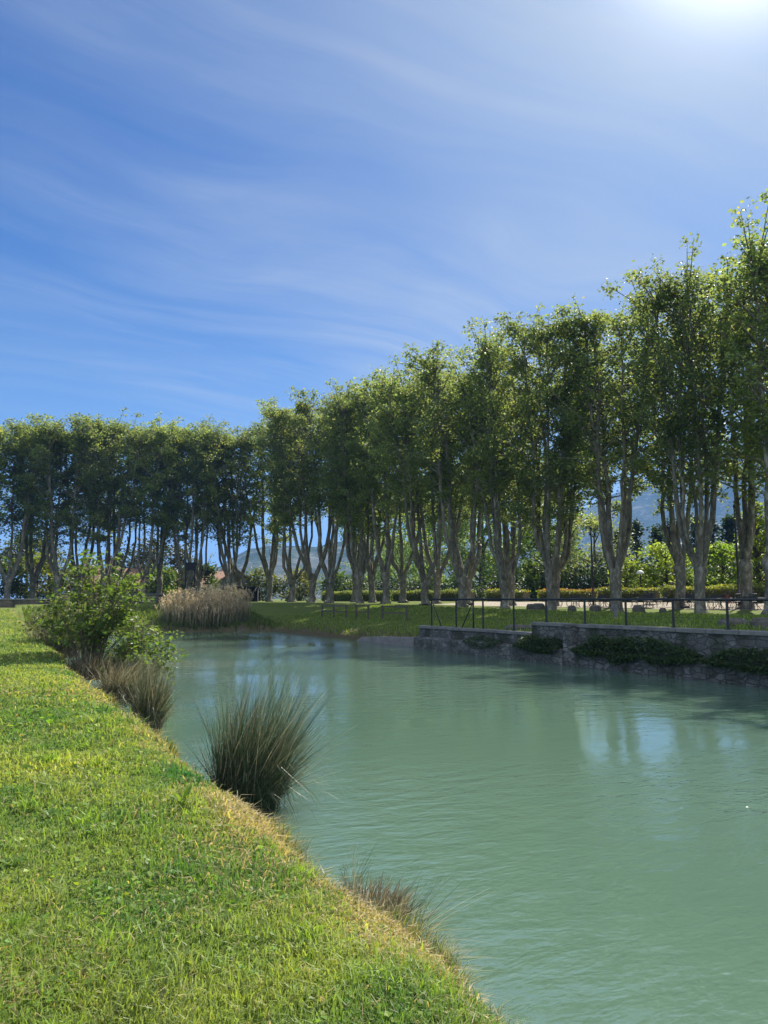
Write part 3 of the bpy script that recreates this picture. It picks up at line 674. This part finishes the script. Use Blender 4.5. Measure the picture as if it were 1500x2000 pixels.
# information board on two posts, beyond the reeds
r = empty('notice_board', (17.95, 73.5, 1.9)); tag(r, 'dark board raised on two tall posts behind the reeds', 'sign')
for x in (-0.44, 0.44):
    m_ = MB(); m_.tube([(x, 0, -0.3), (x, 0, 4.1)], 0.06, 8); m_.build('post', M['dark'], r)
m_ = MB(); m_.box(-0.52, 0.52, -0.12, -0.065, 3.40, 4.12); m_.box(-0.60, 0.60, -0.16, 0.10, 4.122, 4.20); bevel(m_.build('panel', M['dark'], r), 0.01)

# dark open hut
r = empty('garden_hut', (33.0, 103, 2.05), R(-22)); tag(r, 'small dark flat roofed shelter behind the first far trunks', 'hut')
m_ = MB(); m_.box(-1.9, 1.9, 1.0, 1.1, 0, 2.0); m_.box(-1.9, -1.8, -1.0, 1.0, 0, 2.0); m_.box(1.8, 1.9, -1.0, 1.0, 0, 2.0); m_.build('wall', M['dark'], r)
m_ = MB(); m_.box(-2.1, 2.1, -1.3, 1.3, 2.003, 2.18); m_.build('roof', M['dark'], r)

def house(x, y, w, d, h, rh, rz, label, mats=('plaster', 'tiles'), name='house'):
    r = empty(name, (x, y, 2.0), rz); tag(r, label, 'house', 'houses beyond the avenue')
    a = MB(); v = [(-w/2, -d/2, -0.3), (w/2, -d/2, -0.3), (w/2, d/2, -0.3), (-w/2, d/2, -0.3), (-w/2, -d/2, h), (w/2, -d/2, h), (w/2, d/2, h), (-w/2, d/2, h), (-w/2, 0, h+rh-0.1), (w/2, 0, h+rh-0.1)]
    a.put(v, [np.array([(0, 1, 5, 4), (2, 3, 7, 6)]), np.array([(1, 2, 6, 9, 5), (3, 0, 4, 8, 7)])]); a.build('wall', M[mats[0]], r)
    b = MB(); e = 0.35
    for s in (-1, 1):
        p = [(-w/2-e, s*(d/2+e), h-0.25*rh*0.5), (w/2+e, s*(d/2+e), h-0.25*rh*0.5), (w/2+e, 0, h+rh), (-w/2-e, 0, h+rh)]
        q = p + [(X, Y, Z+0.16) for X, Y, Z in p]
        b.put(q, [np.array([(0, 1, 2, 3), (4, 5, 6, 7), (0, 1, 5, 4), (1, 2, 6, 5), (2, 3, 7, 6), (3, 0, 4, 7)])])
    ro = b.build('roof', M[mats[1]], r)
    c = MB(); c.box(w*0.25, w*0.25+0.6, 0.3, 0.9, h+rh*0.4, h+rh+0.7); c.build('chimney', M[mats[0]], ro)
    for wx in (-w*0.28, w*0.22):
        m_ = MB(); m_.box(wx-0.5, wx+0.5, -d/2-0.03, -d/2+0.05, h*0.35, h*0.35+1.2); m_.build('window', M['glass'], r)
house(18.7, 121, 9, 7, 3.0, 2.1, R(-20), 'house with brown hipped roof tip above the mulberry bush')
house(33.0, 128, 14, 8, 2.6, 2.6, R(-15), 'low house with wide clay tile roof above the left of the reeds')
house(38.2, 124, 6.5, 7, 2.9, 2.6, R(72), 'small gabled stone house beside the reeds', ('coping', 'tiles'))

# wooden rails on the far lawn
def rail_fence(y0, y1, x, label, posts):
    r = empty('wooden_rail', (x, (y0+y1)/2, 0)); tag(r, label, 'railing', 'low wooden railings on the far lawn')
    r.location.z = float(ground_z(x, (y0+y1)/2))
    L = (y1-y0)/2
    for y in posts:
        m_ = MB(); m_.box(-0.06, 0.06, y-(y0+y1)/2-0.06, y-(y0+y1)/2+0.06, -0.3, 1.02); bevel(m_.build('post', M['wood'], r), 0.01)
    for z in (0.5, 0.94):
        m_ = MB(); m_.box(-0.10, -0.063, -L, L, z-0.05, z+0.05); m_.build('rail', M['wood'], r)
rail_fence(51.5, 56.3, 24.6, 'weathered wooden railing on the bank, the one nearest the reeds', (51.6, 53.9, 56.2))
rail_fence(48.2, 50.4, 24.8, 'short weathered wooden railing in the middle of the far bank', (48.3, 50.3))
rail_fence(43.0, 46.6, 25.0, 'weathered wooden railing on the bank closest to the boat ramp', (43.1, 46.5))

# stones and blocks on the lawn
def stone(x, y, sx, sy, sz, label, mat='stone', cat='stone block', grp='stone blocks on the lawn'):
    z = float(ground_z(x, y)); m_ = MB(); n = 7; k = 10; V = []; 
    for i in range(n):
        t = i/(n-1); 
        for j in range(k):
            a = 2*pi*j/k; e = (abs(cos(a))**4+abs(sin(a))**4)**-0.25
            s = (1-0.35*t**5)*(0.92+0.16*rng.random())
            V.append((cos(a)*e*sx/2*s, sin(a)*e*sy/2*s, -0.15+(sz+0.15)*t))
    V.append((0, 0, sz*1.02)); f = [(i*k+j, i*k+(j+1) % k, (i+1)*k+(j+1) % k, (i+1)*k+j) for i in range(n-1) for j in range(k)]
    m_.put(V, [np.array(f), np.array([((n-1)*k+j, (n-1)*k+(j+1) % k, n*k) for j in range(k)])])
    o = m_.build('stone_block', M[mat], None, True); o.location = (x, y, z); o.rotation_euler.z = rnd.uniform(0, 0.5); tag(o, label, cat, grp)
for a in [(35.6, 42.3, 0.9, 0.8, 0.5, 'mossy squat stone left of the trunk behind the fence gate'), (36.2, 43.9, 0.6, 0.6, 0.42, 'small rough stone beside the wide trunk'),
          (35.4, 38.6, 0.5, 0.6, 0.40, 'small stone at the foot of the trunk left of the mast'), (35.2, 36.2, 0.8, 0.7, 0.45, 'rounded stone near the stout trunk'),
          (34.6, 32.0, 0.9, 0.7, 0.5, 'stone block right of the stout trunk'), (33.9, 29.6, 0.4, 0.4, 0.34, 'small pale stone left of the forked trunk'),
          (24.0, 17.8, 1.5, 0.8, 0.26, 'flat dark stone slab close behind the fence'), (23.2, 16.1, 1.1, 0.7, 0.34, 'dark cube shaped stone just behind the fence at the right'),
          (26.0, 15.5, 1.0, 1.2, 0.5, 'large dark stone block at the right edge of the lawn'), (21.6, 27.0, 1.0, 1.6, 0.18, 'flat stone slab in the grass behind the gate')]:
    stone(*a)
m_ = MB(); m_.box(-0.07, 0.07, -0.07, 0.07, -0.1, 0.60); m_.box(-0.085, 0.085, -0.085, 0.085, 0.602, 0.67)
o = bevel(m_.build('marker_post', M['coping']), 0.02); o.location = (27.2, 26.6, float(ground_z(27.2, 26.6))); tag(o, 'short pale stone marker post standing alone on the lawn', 'post')

# masts and lamp
def mast(x, y, h, label):
    r = empty('lamp_mast', (x, y, float(ground_z(x, y)))); tag(r, label, 'mast', 'thin dark masts by the terrace')
    m_ = MB(); m_.tube([(0, 0, -0.2), (0, 0, h*0.5), (0, 0, h)], [0.085, 0.07, 0.055], 10); m_.build('pole', M['iron'], r, True)
    m_ = MB(); m_.tube([(0, 0, h), (0, 0, h+0.06), (0, 0, h+0.22)], [0.10, 0.11, 0.03], 10); m_.build('cap', M['iron'], r, True)
    m_ = MB(); m_.box(-0.16, 0.16, -0.16, 0.16, -0.02, 0.05); m_.build('base_plate', M['iron'], r)
mast(42.8, 44.2, 6.0, 'thin dark mast rising from the hedge left of the stout trunk')
mast(43.2, 31.5, 6.4, 'thin dark mast among the right hand trunks')
r = empty('globe_lamp', (48.8, 44.8, 2.25)); tag(r, 'low lamp post with white dome behind the hedge', 'lamp')
m_ = MB(); m_.tube([(0, 0, -0.2), (0, 0, 2.35)], 0.045, 8); m_.build('pole', M['iron'], r)
m_ = MB(); m_.tube([(0, 0, 2.35), (0, 0, 2.42), (0, 0, 2.55), (0, 0, 2.63), (0, 0, 2.66)], [0.33, 0.32, 0.24, 0.12, 0.02], 16); m_.build('lamp_shade', M['white'], r, True)

# ------------------------------------------------------------------ terrace tables and chairs
def make_chair(cush=None):
    r = empty('garden_chair', (0, 0, 0))
    m_ = MB(); m_.box(-0.22, 0.22, -0.22, 0.22, 0.43, 0.46); bevel(m_.build('seat', M[cush or 'iron'], r), 0.01)
    m_ = MB()
    for x in (-0.2, 0.2): m_.tube([(x, 0.22, 0.44), (x, 0.26, 0.7), (x, 0.31, 0.9)], 0.014, 6)
    for z, y in ((0.58, 0.245), (0.68, 0.26), (0.78, 0.28), (0.88, 0.305)): m_.box(-0.2, 0.2, y-0.008, y+0.008, z-0.03, z+0.03)
    m_.build('backrest', M[cush or 'iron'], r)
    for x in (-1, 1):
        for y in (-1, 1):
            m_ = MB(); m_.tube([(x*0.2, y*0.2, 0.43), (x*0.19, y*0.17, 0.22), (x*0.24, y*0.27, 0.0)], 0.015, 6); m_.build('leg', M['iron'], r)
    return r
def make_table(top):
    r = empty('garden_table', (0, 0, 0))
    m_ = MB(); m_.tube([(0, 0, 0.71), (0, 0, 0.745)], 0.62, 24); m_.build('tabletop', M[top], r)
    for k in range(3):
        a = 2*pi*k/3+0.4; m_ = MB(); m_.tube([(0.12*cos(a), 0.12*sin(a), 0.71), (0.1*cos(a), 0.1*sin(a), 0.35), (0.42*cos(a), 0.42*sin(a), 0.0)], 0.02, 6); m_.build('leg', M['iron'], r)
    return r
tabs = [(41.0, 44.3, 'navy', 'left of the mast'), (41.4, 41.6, 'navy', 'just right of the mast'), (41.0, 37.1, 'navy', 'right of the stout trunk'), (42.4, 35.2, 'navy', 'left of the thin curved trunk'),
        (41.0, 32.9, 'navy', 'behind the forked trunk'), (40.6, 31.0, 'navy', 'directly right of the forked trunk'), (43.2, 31.0, 'white', 'near the right edge'), (41.0, 29.0, 'navy', 'nearest the right edge'),
        (44.0, 28.4, 'navy', 'close to the hedge at the right edge'), (44.2, 39.6, 'navy', 'behind the stout trunk')]
chair0 = make_chair(); t0 = {k: make_table(k) for k in ('navy', 'white')}; used = set()
CH = [(0.3, 'right'), (1.9, 'behind'), (3.4, 'left'), (4.9, 'in front')]
first = True
for i, (x, y, top, where) in enumerate(tabs):
    z = float(ground_z(x, y))
    t = t0[top] if top not in used else copy_tree(t0[top]); used.add(top)
    t.location = (x, y, z); t.rotation_euler.z = rnd.uniform(0, 2)
    tag(t, f'round {"white" if top == "white" else "dark"} garden table on the gravel {where}', 'table', 'garden tables on the terrace')
    for k, (a, side) in enumerate(CH):
        c = chair0 if first else copy_tree(chair0); first = False
        aa = a - R(56) + rnd.uniform(-0.15, 0.15)
        c.location = (x+0.85*cos(aa), y+0.85*sin(aa), z); c.rotation_euler.z = aa-pi/2
        tag(c, f'dark garden chair {side} of the table {where}', 'chair', 'garden chairs on the terrace')
c = make_chair('red'); c.location = (40.2, 29.9, float(ground_z(40.2, 29.9))); c.rotation_euler.z = 1.2
tag(c, 'garden chair with red seat and back near the right edge', 'chair')

# ------------------------------------------------------------------ near bank: grass, clumps, shrubs
def blades(mb, P, H, Wd, D, tint0, tint1, bend):
    """5-vertex grass blades. P (n,3), H heights, Wd widths, D lean directions (n,2)"""
    n = len(P); a = rng.uniform(0, 2*pi, n); w = np.column_stack([np.cos(a), np.sin(a), np.zeros(n)])*Wd[:, None]*0.5
    d3 = np.column_stack([D, np.zeros(n)])*bend[:, None]*H[:, None]
    up = np.column_stack([np.zeros(n), np.zeros(n), H])
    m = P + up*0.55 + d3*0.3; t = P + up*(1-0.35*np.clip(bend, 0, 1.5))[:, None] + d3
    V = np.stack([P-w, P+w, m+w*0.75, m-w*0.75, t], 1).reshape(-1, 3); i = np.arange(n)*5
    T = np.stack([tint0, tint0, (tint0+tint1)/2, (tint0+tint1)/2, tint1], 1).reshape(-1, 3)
    mb.put(V, [np.stack([i, i+1, i+2, i+3], 1), np.stack([i+3, i+2, i+4], 1)], T)
def lawn_colours(X, Y):
    n = len(X); p = fbm(X*1.1, Y*1.1, 4, 31); q = fbm(X*0.45+7, Y*0.45, 3, 51); r_ = rng.random(n)
    base = np.array((0.178, 0.243, 0.066)) + (p[:, None]-0.5)*np.array((0.36, 0.28, 0.06))
    base = np.clip(base, 0.02, 1)*(0.75+0.5*r_)[:, None]
    dry = (sstep(0.52, 0.68, q)*0.30 + 0.05 + 0.62*sstep(1.62, 2.15, X+0.9*(p-0.5)))
    isd = rng.random(n) < dry
    base[isd] = np.array((0.38, 0.31, 0.17))*(0.6+0.7*rng.random((isd.sum(), 1)))
    return base, isd
def build_lawn():
    mb = MB()
    N = 520000
    # denser towards the viewer's end of the lawn, thinning out (and blades merging into tufts) farther off
    r_ = 1.2*(62/1.2)**(rng.random(N)**1.0); a = rng.uniform(R(-14), R(62), N)
    X = np.sin(a)*r_; Y = np.cos(a)*r_
    k = (X < 2.32+0.08*np.sin(Y*2)) & (X > -9) & (Y > 1.0) & (Y < 62); X, Y, r_ = X[k], Y[k], r_[k]
    Z = ground_z(X, Y); ok = Z > 0.1; X, Y, Z, r_ = X[ok], Y[ok], Z[ok], r_[ok]; n = len(X)
    c, isd = lawn_colours(X, Y)
    tall = fbm(X*1.6+3, Y*1.6, 3, 77)
    H = (0.030+0.055*rng.random(n))*(0.35+1.5*tall**1.5) * np.where(rng.random(n) < 0.05, 1.9, 1) * (0.8+0.25*np.log1p(r_*0.25))
    Wd = (0.0035+0.0035*rng.random(n))*np.clip(r_/2.6, 1, 9)
    ang = rng.uniform(0, 2*pi, n); D = np.column_stack([np.cos(ang), np.sin(ang)])
    bend = rng.uniform(0.1, 1.1, n); bend[isd] += 0.5
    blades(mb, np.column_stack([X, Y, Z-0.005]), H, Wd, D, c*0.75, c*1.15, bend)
    # taller unmown tufts scattered through the turf
    m = 150; r_ = 2.2*(26/2.2)**rng.random(m); a = rng.uniform(R(-12), R(52), m); cx, cy = np.sin(a)*r_, np.cos(a)*r_; k = cx < 1.9; cx, cy, r_ = cx[k], cy[k], r_[k]; m = len(cx)
    q = 42; X = np.repeat(cx, q)+rng.normal(size=m*q)*0.045; Y = np.repeat(cy, q)+rng.normal(size=m*q)*0.045; Z = ground_z(X, Y)
    ang = rng.uniform(0, 2*pi, m*q); tc = np.repeat(np.array([(0.20, 0.30, 0.05), (0.15, 0.24, 0.045), (0.22, 0.27, 0.10)])[rng.integers(0, 3, m)], q, 0)*(0.7+0.6*rng.random((m*q, 1)))
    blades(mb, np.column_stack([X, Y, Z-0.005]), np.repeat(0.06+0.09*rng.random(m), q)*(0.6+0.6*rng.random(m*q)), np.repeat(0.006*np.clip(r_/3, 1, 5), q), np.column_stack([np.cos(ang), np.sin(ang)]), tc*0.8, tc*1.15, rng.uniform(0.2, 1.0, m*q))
    # long straw and green blades hanging over the rim of the bank
    m = 15000; Y = 2.0*(40/2.0)**rng.random(m); X = 2.12+0.16*rng.random(m)+0.13*(fbm(Y*0.8, Y*0+3.3, 4, 2)-0.5); k = vnoise(Y*2.6, X*0, 61) > 0.42; X, Y = X[k], Y[k]; Z = ground_z(X, Y); k = Z > 0.25; X, Y, Z = X[k], Y[k], Z[k]; m = len(X)
    ang = rng.normal(size=m)*0.9; tc = np.where(rng.random((m, 1)) < 0.5, np.array([(0.30, 0.25, 0.13)]), np.array([(0.12, 0.17, 0.045)]))*(0.55+0.8*rng.random((m, 1)))
    blades(mb, np.column_stack([X, Y, Z-0.01]), (0.05+0.13*rng.random(m))*(0.4+1.0*vnoise(Y*1.9, X*0, 62)), 0.004*np.clip(Y/3, 1, 6), np.column_stack([np.cos(ang), np.sin(ang)]), tc*0.8, tc*1.1, rng.uniform(0.4, 1.5, m))
    tag(mb.build('lawn_grass', M['grass']), 'short sunlit grass of the near bank', None, None, 'stuff')
build_lawn()
def bank_grass():
    mb = MB(); n = 26000
    X = rng.uniform(20.3, 34, n); Y = rng.uniform(12, 62, n); Z = ground_z(X, Y); k = Z > 0.15; X, Y, Z = X[k], Y[k], Z[k]; n = len(X)
    c = np.array((0.13, 0.18, 0.035))*(0.6+0.9*rng.random((n, 1)))
    edge = np.clip(1-(X-20.3)/1.5, 0, 1)*(Y > 33.5)
    H = 0.09+0.10*rng.random(n)+0.30*edge*rng.random(n); ang = rng.uniform(0, 2*pi, n)
    blades(mb, np.column_stack([X, Y, Z-0.01]), H, 0.03+0.03*rng.random(n), np.column_stack([np.cos(ang), np.sin(ang)]), c*0.8, c*1.2, rng.uniform(0.1, 0.8, n))
    X = rng.uniform(3, 21, 9000); Y = YE+rng.uniform(-1.5, 12, 9000); Z = ground_z(X, Y); k = Z > 0.0; X, Y, Z = X[k], Y[k], Z[k]; n = len(X)
    c = np.array((0.075, 0.105, 0.025))*(0.6+0.9*rng.random((n, 1))); ang = rng.uniform(0, 2*pi, n)
    blades(mb, np.column_stack([X, Y, Z-0.01]), 0.25+0.4*rng.random(n), 0.05+0.03*rng.random(n), np.column_stack([np.cos(ang), np.sin(ang)]), c*0.8, c*1.2, rng.uniform(0.1, 0.7, n))
    tag(mb.build('far_bank_grass', M['grass']), 'rough grass on the far bank and lawn', None, None, 'stuff')
bank_grass()

def clump(name, x, y, n, H, spread, base_r, cols, lean, label, w=0.006, arch=1.0, cat='grass clump', z=None, group=None):
    """a tussock of long arching blades: each blade a curved tapering strip"""
    z0 = float(ground_z(x, y)) if z is None else z
    root = empty(name, (x, y, z0)); tag(root, label, cat, group)
    mb = MB(); seg = 7
    seg = 9
    a = rng.uniform(0, 2*pi, n); out_ = rng.random(n)**0.8; h = H*(1.02-0.45*out_**2)*rng.uniform(0.45, 1.08, n)
    bx = np.cos(a)*base_r*np.sqrt(rng.random(n)); by = np.sin(a)*base_r*np.sqrt(rng.random(n)); a2 = a + rng.normal(size=n)*0.75
    dx = np.cos(a2)*spread*out_ + lean[0]*rng.uniform(0.1, 1.5, n) + rng.normal(size=n)*0.10*H
    dy = np.sin(a2)*spread*out_ + lean[1]*rng.uniform(0.1, 1.5, n) + rng.normal(size=n)*0.10*H
    drop = arch*rng.random(n)**2.0*np.where(rng.random(n) < 0.45, 0.95, 0.15)*h
    t = np.linspace(0, 1, seg)
    Px = bx[:, None]+dx[:, None]*t**1.7; Py = by[:, None]+dy[:, None]*t**1.7; Pz = h[:, None]*(t*1.02) - drop[:, None]*t**3.2 - 0.08
    P = np.stack([Px, Py, Pz], -1)
    tk = rng.integers(4, 8, n); ka = rng.uniform(0, 2*pi, n); kd = np.stack([np.cos(ka)*0.55+dx*0.5, np.sin(ka)*0.55+dy*0.5, rng.uniform(-0.9, 0.25, n)], -1)
    for q in np.nonzero(rng.random(n) < 0.20)[0]:         # snapped blades
        k = tk[q]; P[q, k:] = P[q, k-1] + kd[q]*h[q]*(t[k:, None]-t[k-1])*0.9
    wa = rng.uniform(0, 2*pi, n); Wv = np.stack([np.cos(wa), np.sin(wa), np.zeros(n)], -1)[:, None, :]*((1-t**2)*0.5*w+0.0006)[None, :, None]*rng.uniform(0.6, 1.5, n)[:, None, None]
    V = np.stack([P-Wv, P+Wv], 2).reshape(-1, 3)
    i0 = ((np.arange(n)*seg*2)[:, None] + np.arange(seg-1)[None]*2).ravel()
    ci = rng.choice(len(cols), n, p=[c[1] for c in cols]); C = np.array([c[0] for c in cols])[ci]*rng.uniform(0.5, 1.5, (n, 1))
    pale = (rng.random(n) < 0.28)[:, None, None]*(t**2)[None, :, None]*0.8      # withered tips
    C = C[:, None, :]*(1-pale) + np.array((0.30, 0.28, 0.19))*pale
    mb.put(V, [np.stack([i0, i0+1, i0+3, i0+2], 1)], np.repeat(C.reshape(-1, 3), 2, 0))
    mb.build('blade', M['sedge'], root)
    return root
GRN = (0.042, 0.074, 0.036); TAN = (0.34, 0.30, 0.20); BRN = (0.16, 0.12, 0.07); OLV = (0.10, 0.115, 0.055)
clump('sedge_clump', 2.92, 8.9, 3000, 1.75, 0.40, 0.38, [(GRN, 0.88), (TAN, 0.07), (BRN, 0.05)], (0.34, -0.10), 'large dark sedge clump with arching pale tips at the water edge', 0.007, 1.3, group='sedge clumps along the near bank', z=-0.02)
clump('sedge_clump', 2.80, 14.2, 1200, 1.40, 0.34, 0.22, [(OLV, 0.40), (GRN, 0.25), (TAN, 0.20), (BRN, 0.15)], (0.10, -0.05), 'smaller straw tinged sedge clump left of the largest clump', 0.010, 1.2, group='sedge clumps along the near bank', z=0.15)
clump('dry_grass', 3.2, 19.6, 1400, 1.15, 0.75, 0.5, [(TAN, 0.5), (BRN, 0.28), (OLV, 0.22)], (0.35, -0.2), 'leaning dry grass tussock at the foot of the mulberry bush', 0.013, 1.6, z=0.15)
clump('dry_grass', 2.9, 22.2, 1200, 1.05, 0.8, 0.7, [(TAN, 0.45), (BRN, 0.35), (OLV, 0.2)], (0.2, -0.1), 'dry brown grass tussock under the leaves of the mulberry bush', 0.014, 1.2, z=0.4)
clump('dry_grass', 2.5, 29.5, 1500, 1.5, 0.9, 0.8, [(TAN, 0.45), (BRN, 0.25), (OLV, 0.3)], (0.1, 0), 'tangled dry grass tussock farther along beside the lawn edge', 0.02, 1.2, z=0.5)
clump('rush_clump', 2.46, 4.85, 1500, 0.24, 0.16, 0.30, [(TAN, 0.35), (BRN, 0.5), (OLV, 0.15)], (0.05, 0), 'dense brown mound of dead rush stems on the near rim', 0.005, 0.9, z=0.36)
clump('rush_clump', 2.58, 4.55, 95, 0.46, 0.30, 0.12, [((0.045, 0.075, 0.035), 0.75), (TAN, 0.25)], (0.30, -0.10), 'sparse green rush clump leaning over the water in the foreground', 0.005, 0.5, z=0.26)
clump('rush_clump', 2.60, 5.35, 34, 0.50, 0.10, 0.08, [((0.045, 0.075, 0.03), 0.8), (TAN, 0.2)], (0.14, 0.0), 'few upright thin rush blades behind the brown mound', 0.004, 0.2, z=0.25)
clump('grass_tuft', 2.38, 6.0, 90, 0.24, 0.10, 0.10, [(GRN, 0.6), (TAN, 0.4)], (0.03, 0), 'small dark tuft on the rim beyond the brown mound', 0.005, 0.4, z=0.42)
clump('grass_tuft', 2.22, 2.72, 60, 0.16, 0.07, 0.07, [((0.11, 0.17, 0.03), 0.7), (TAN, 0.3)], (0.02, 0), 'small bright green tuft on the rim at the bottom of the picture', 0.008, 0.3, z=0.55)
clump('grass_tuft', 0.62, 3.25, 190, 0.22, 0.16, 0.11, [((0.13, 0.19, 0.03), 0.7), ((0.16, 0.19, 0.10), 0.3)], (0.05, -0.03), 'long bladed bright grass tuft in the left foreground lawn', 0.006, 0.7)
clump('grass_tuft', 0.92, 4.25, 110, 0.16, 0.10, 0.10, [((0.10, 0.15, 0.05), 0.7), (TAN, 0.3)], (0.02, 0), 'greyish grass tuft in the middle of the near lawn', 0.005, 0.7)

def weed(x, y, n, L, wd, label, rise=0.8):
    z0 = float(ground_z(x, y)); root = empty('broadleaf_weed', (x, y, z0)); tag(root, label, 'weed', 'broad leaved weeds in the lawn')
    for i in range(n):
        mb = MB(); a = 2*pi*i/n + rng.normal()*0.3; l = L*rng.uniform(0.7, 1.1); el = rng.uniform(0.5, 1.1)*rise
        t = np.linspace(0, 1, 6); d = np.array((cos(a), sin(a))); hz = cos(el)*l*t; vz = sin(el)*l*t-0.25*l*t**3
        w = wd*np.sin(np.clip(t*0.92+0.08, 0, 1)*pi)**0.8*0.5+0.001
        c = np.column_stack([d[0]*hz, d[1]*hz, vz]); s = np.column_stack([-d[1]*w, d[0]*w, w*0.3]); s2 = np.column_stack([-d[1]*w, d[0]*w, -w*0.3])
        V = np.stack([c+s, c, c-s2], 1).reshape(-1, 3); j = np.arange(5)*3
        mb.put(V, [np.stack([j, j+1, j+4, j+3], 1), np.stack([j+1, j+2, j+5, j+4], 1)], shade(1, (0.10, 0.17, 0.028), 0.2, 0.1)[0]); mb.build('leaf', M['grass'], root, True)
for x, y, n, L, w, l, ri in [(1.50, 6.15, 7, 0.22, 0.045, 'tall upright broad leaved weed in the middle of the near lawn', 1.3), (0.55, 6.4, 8, 0.13, 0.04, 'low weed rosette left of the tall upright weed', 0.7),
                          (0.95, 7.0, 7, 0.13, 0.04, 'low weed rosette just behind the tall upright weed', 0.8), (0.25, 5.4, 8, 0.12, 0.045, 'low weed rosette at the left side of the near lawn', 0.7),
                          (1.45, 3.55, 7, 0.10, 0.03, 'small dark green weed rosette in front of the brown mound', 0.7), (1.2, 4.0, 7, 0.09, 0.03, 'small bright weed rosette in the centre foreground', 0.7),
                          (0.8, 5.7, 8, 0.12, 0.04, 'bright weed rosette between the two low ones', 0.7), (1.65, 3.0, 5, 0.11, 0.035, 'small pale green weed near the bottom rim', 0.9)]:
    weed(x, y, n, L, w, l, ri)

def clover():
    """small round leaves and fallen bits between the blades"""
    mb = MB(); n = 15000; r_ = 1.6*(14/1.6)**rng.random(n); a = rng.uniform(R(-12), R(58), n); X = np.sin(a)*r_; Y = np.cos(a)*r_
    k = (X < 1.75) & (X > -4) & (fbm(X*1.3, Y*1.3, 3, 91) > 0.5); X, Y, r_ = X[k], Y[k], r_[k]; Z = ground_z(X, Y)+0.03*rng.random(len(X))+0.015
    leaves(mb, np.column_stack([X, Y, Z]), rng.uniform(0.015, 0.042, len(X))*np.clip(r_/4, 1, 3), shade(len(X), (0.15, 0.24, 0.035), 0.45, 0.25), 1.2, 0.9)
    tag(mb.build('ground_cover', M['grass']), 'small round weed leaves scattered through the near grass', None, None, 'stuff')
clover()

# mulberry-like bush over the water: many stems, big sunlit leaves in sprays
def bush(x, y, z0, H, rx, ry, nst, lsize, col, label, name, per=10, sprays=8, lean=(0, 0)):
    root = empty(name, (x, y, z0)); tag(root, label, 'bush', 'bushes on the near bank')
    wd = MB(); lf = MB()
    for s in range(nst):
        a = rng.uniform(0, 2*pi); q = rng.random()**0.6
        tip = np.array([cos(a)*rx*q+lean[0]*q, sin(a)*ry*q+lean[1]*q, H*(1.0-0.50*q**2)*rng.uniform(0.7, 1.04)])
        b = np.array([cos(a)*0.18, sin(a)*0.18, -0.1]); m1 = b+(tip-b)*np.array((0.25, 0.25, 0.45))+rng.normal(size=3)*0.06; m2 = b+(tip-b)*np.array((0.62, 0.62, 0.78))+rng.normal(size=3)*0.06
        pts = np.array([b, m1, m2, tip]); wd.tube(pts, [0.035, 0.024, 0.014, 0.005], 6)
        for k in range(sprays):
            u = rng.uniform(0.32, 1.0); i = min(int(u*3), 2); f = u*3-i; p = pts[i]*(1-f)+pts[i+1]*f
            d = rng.normal(size=3)*np.array((1, 1, 0.55)); d += 0.5*np.array((cos(a), sin(a), 0.2)); d /= np.linalg.norm(d); l = rng.uniform(0.25, 0.7)
            e = p + d*l + np.array((0, 0, -0.08*l)); wd.tube([p, (p+e)/2+(0, 0, 0.03), e], [0.009, 0.006, 0.003], 4, cap=False)
            t = np.sort(rng.uniform(0.15, 1.05, per))[:, None]
            P = p + (e-p)*t + rng.normal(size=(per, 3))*0.05
            leaves(lf, P, rng.uniform(0.6, 1.25, per)*lsize, shade(per, col, 0.3, 0.15), 0.5, 0.62, 0.4)
    wd.build('stem', M['twig'], root, True); lf.build('foliage', M['leaf'], root)
    return root
bush(2.85, 23.0, 0.45, 3.6, 1.6, 1.6, 38, 0.16, (0.085, 0.130, 0.030), 'big leafy mulberry like bush leaning over the water', 'mulberry_bush', lean=(0.35, 0))
bush(3.9, 21.4, 0.1, 2.0, 1.15, 1.0, 22, 0.15, (0.10, 0.15, 0.035), 'lower leafy bush hanging over the water right of the tall one', 'mulberry_bush', lean=(0.2, -0.1))
bush(2.7, 28.0, 0.6, 2.0, 1.1, 2.2, 40, 0.13, (0.10, 0.13, 0.045), 'grey green bramble thicket behind the tall leafy bush', 'bramble_bush')
bush(2.9, 35.0, 0.8, 1.6, 1.1, 2.6, 36, 0.13, (0.10, 0.13, 0.045), 'far low bramble thicket at the end of the lawn edge', 'bramble_bush')

# driftwood twig in the water below the reeds
m_ = MB(); m_.tube([(-0.5, 0, -0.05), (0, 0.05, 0.10), (0.5, 0, 0.32)], [0.03, 0.025, 0.01], 6); m_.tube([(0, 0.05, 0.10), (0.1, 0.1, 0.4), (0.25, 0.1, 0.5)], [0.018, 0.014, 0.006], 5); m_.tube([(-0.2, 0.02, 0.03), (-0.25, -0.1, 0.22)], [0.014, 0.005], 5)
o = m_.build('driftwood', M['coping'], None, True); o.location = (17.0, 54.2, 0.0); tag(o, 'pale forked driftwood branch sticking out of the far water', 'branch')

# ------------------------------------------------------------------ haze
if HAZE > 0:
    m, t = new_mat('haze')
    pv = t.add('ShaderNodeVolumePrincipled', {'Color': (0.24, 0.49, 1.0, 1), 'Density': HAZE, 'Anisotropy': 0.0})
    o_ = t.add('ShaderNodeOutputMaterial'); t.l.new(pv.outputs[0], o_.inputs['Volume'])
    mb = MB(); mb.box(-9500, 9500, -9500, 9500, -2.0, 680)
    h = mb.build('haze', m); tag(h, None, None, None, 'stuff'); h['label'] = 'thin blue summer haze'
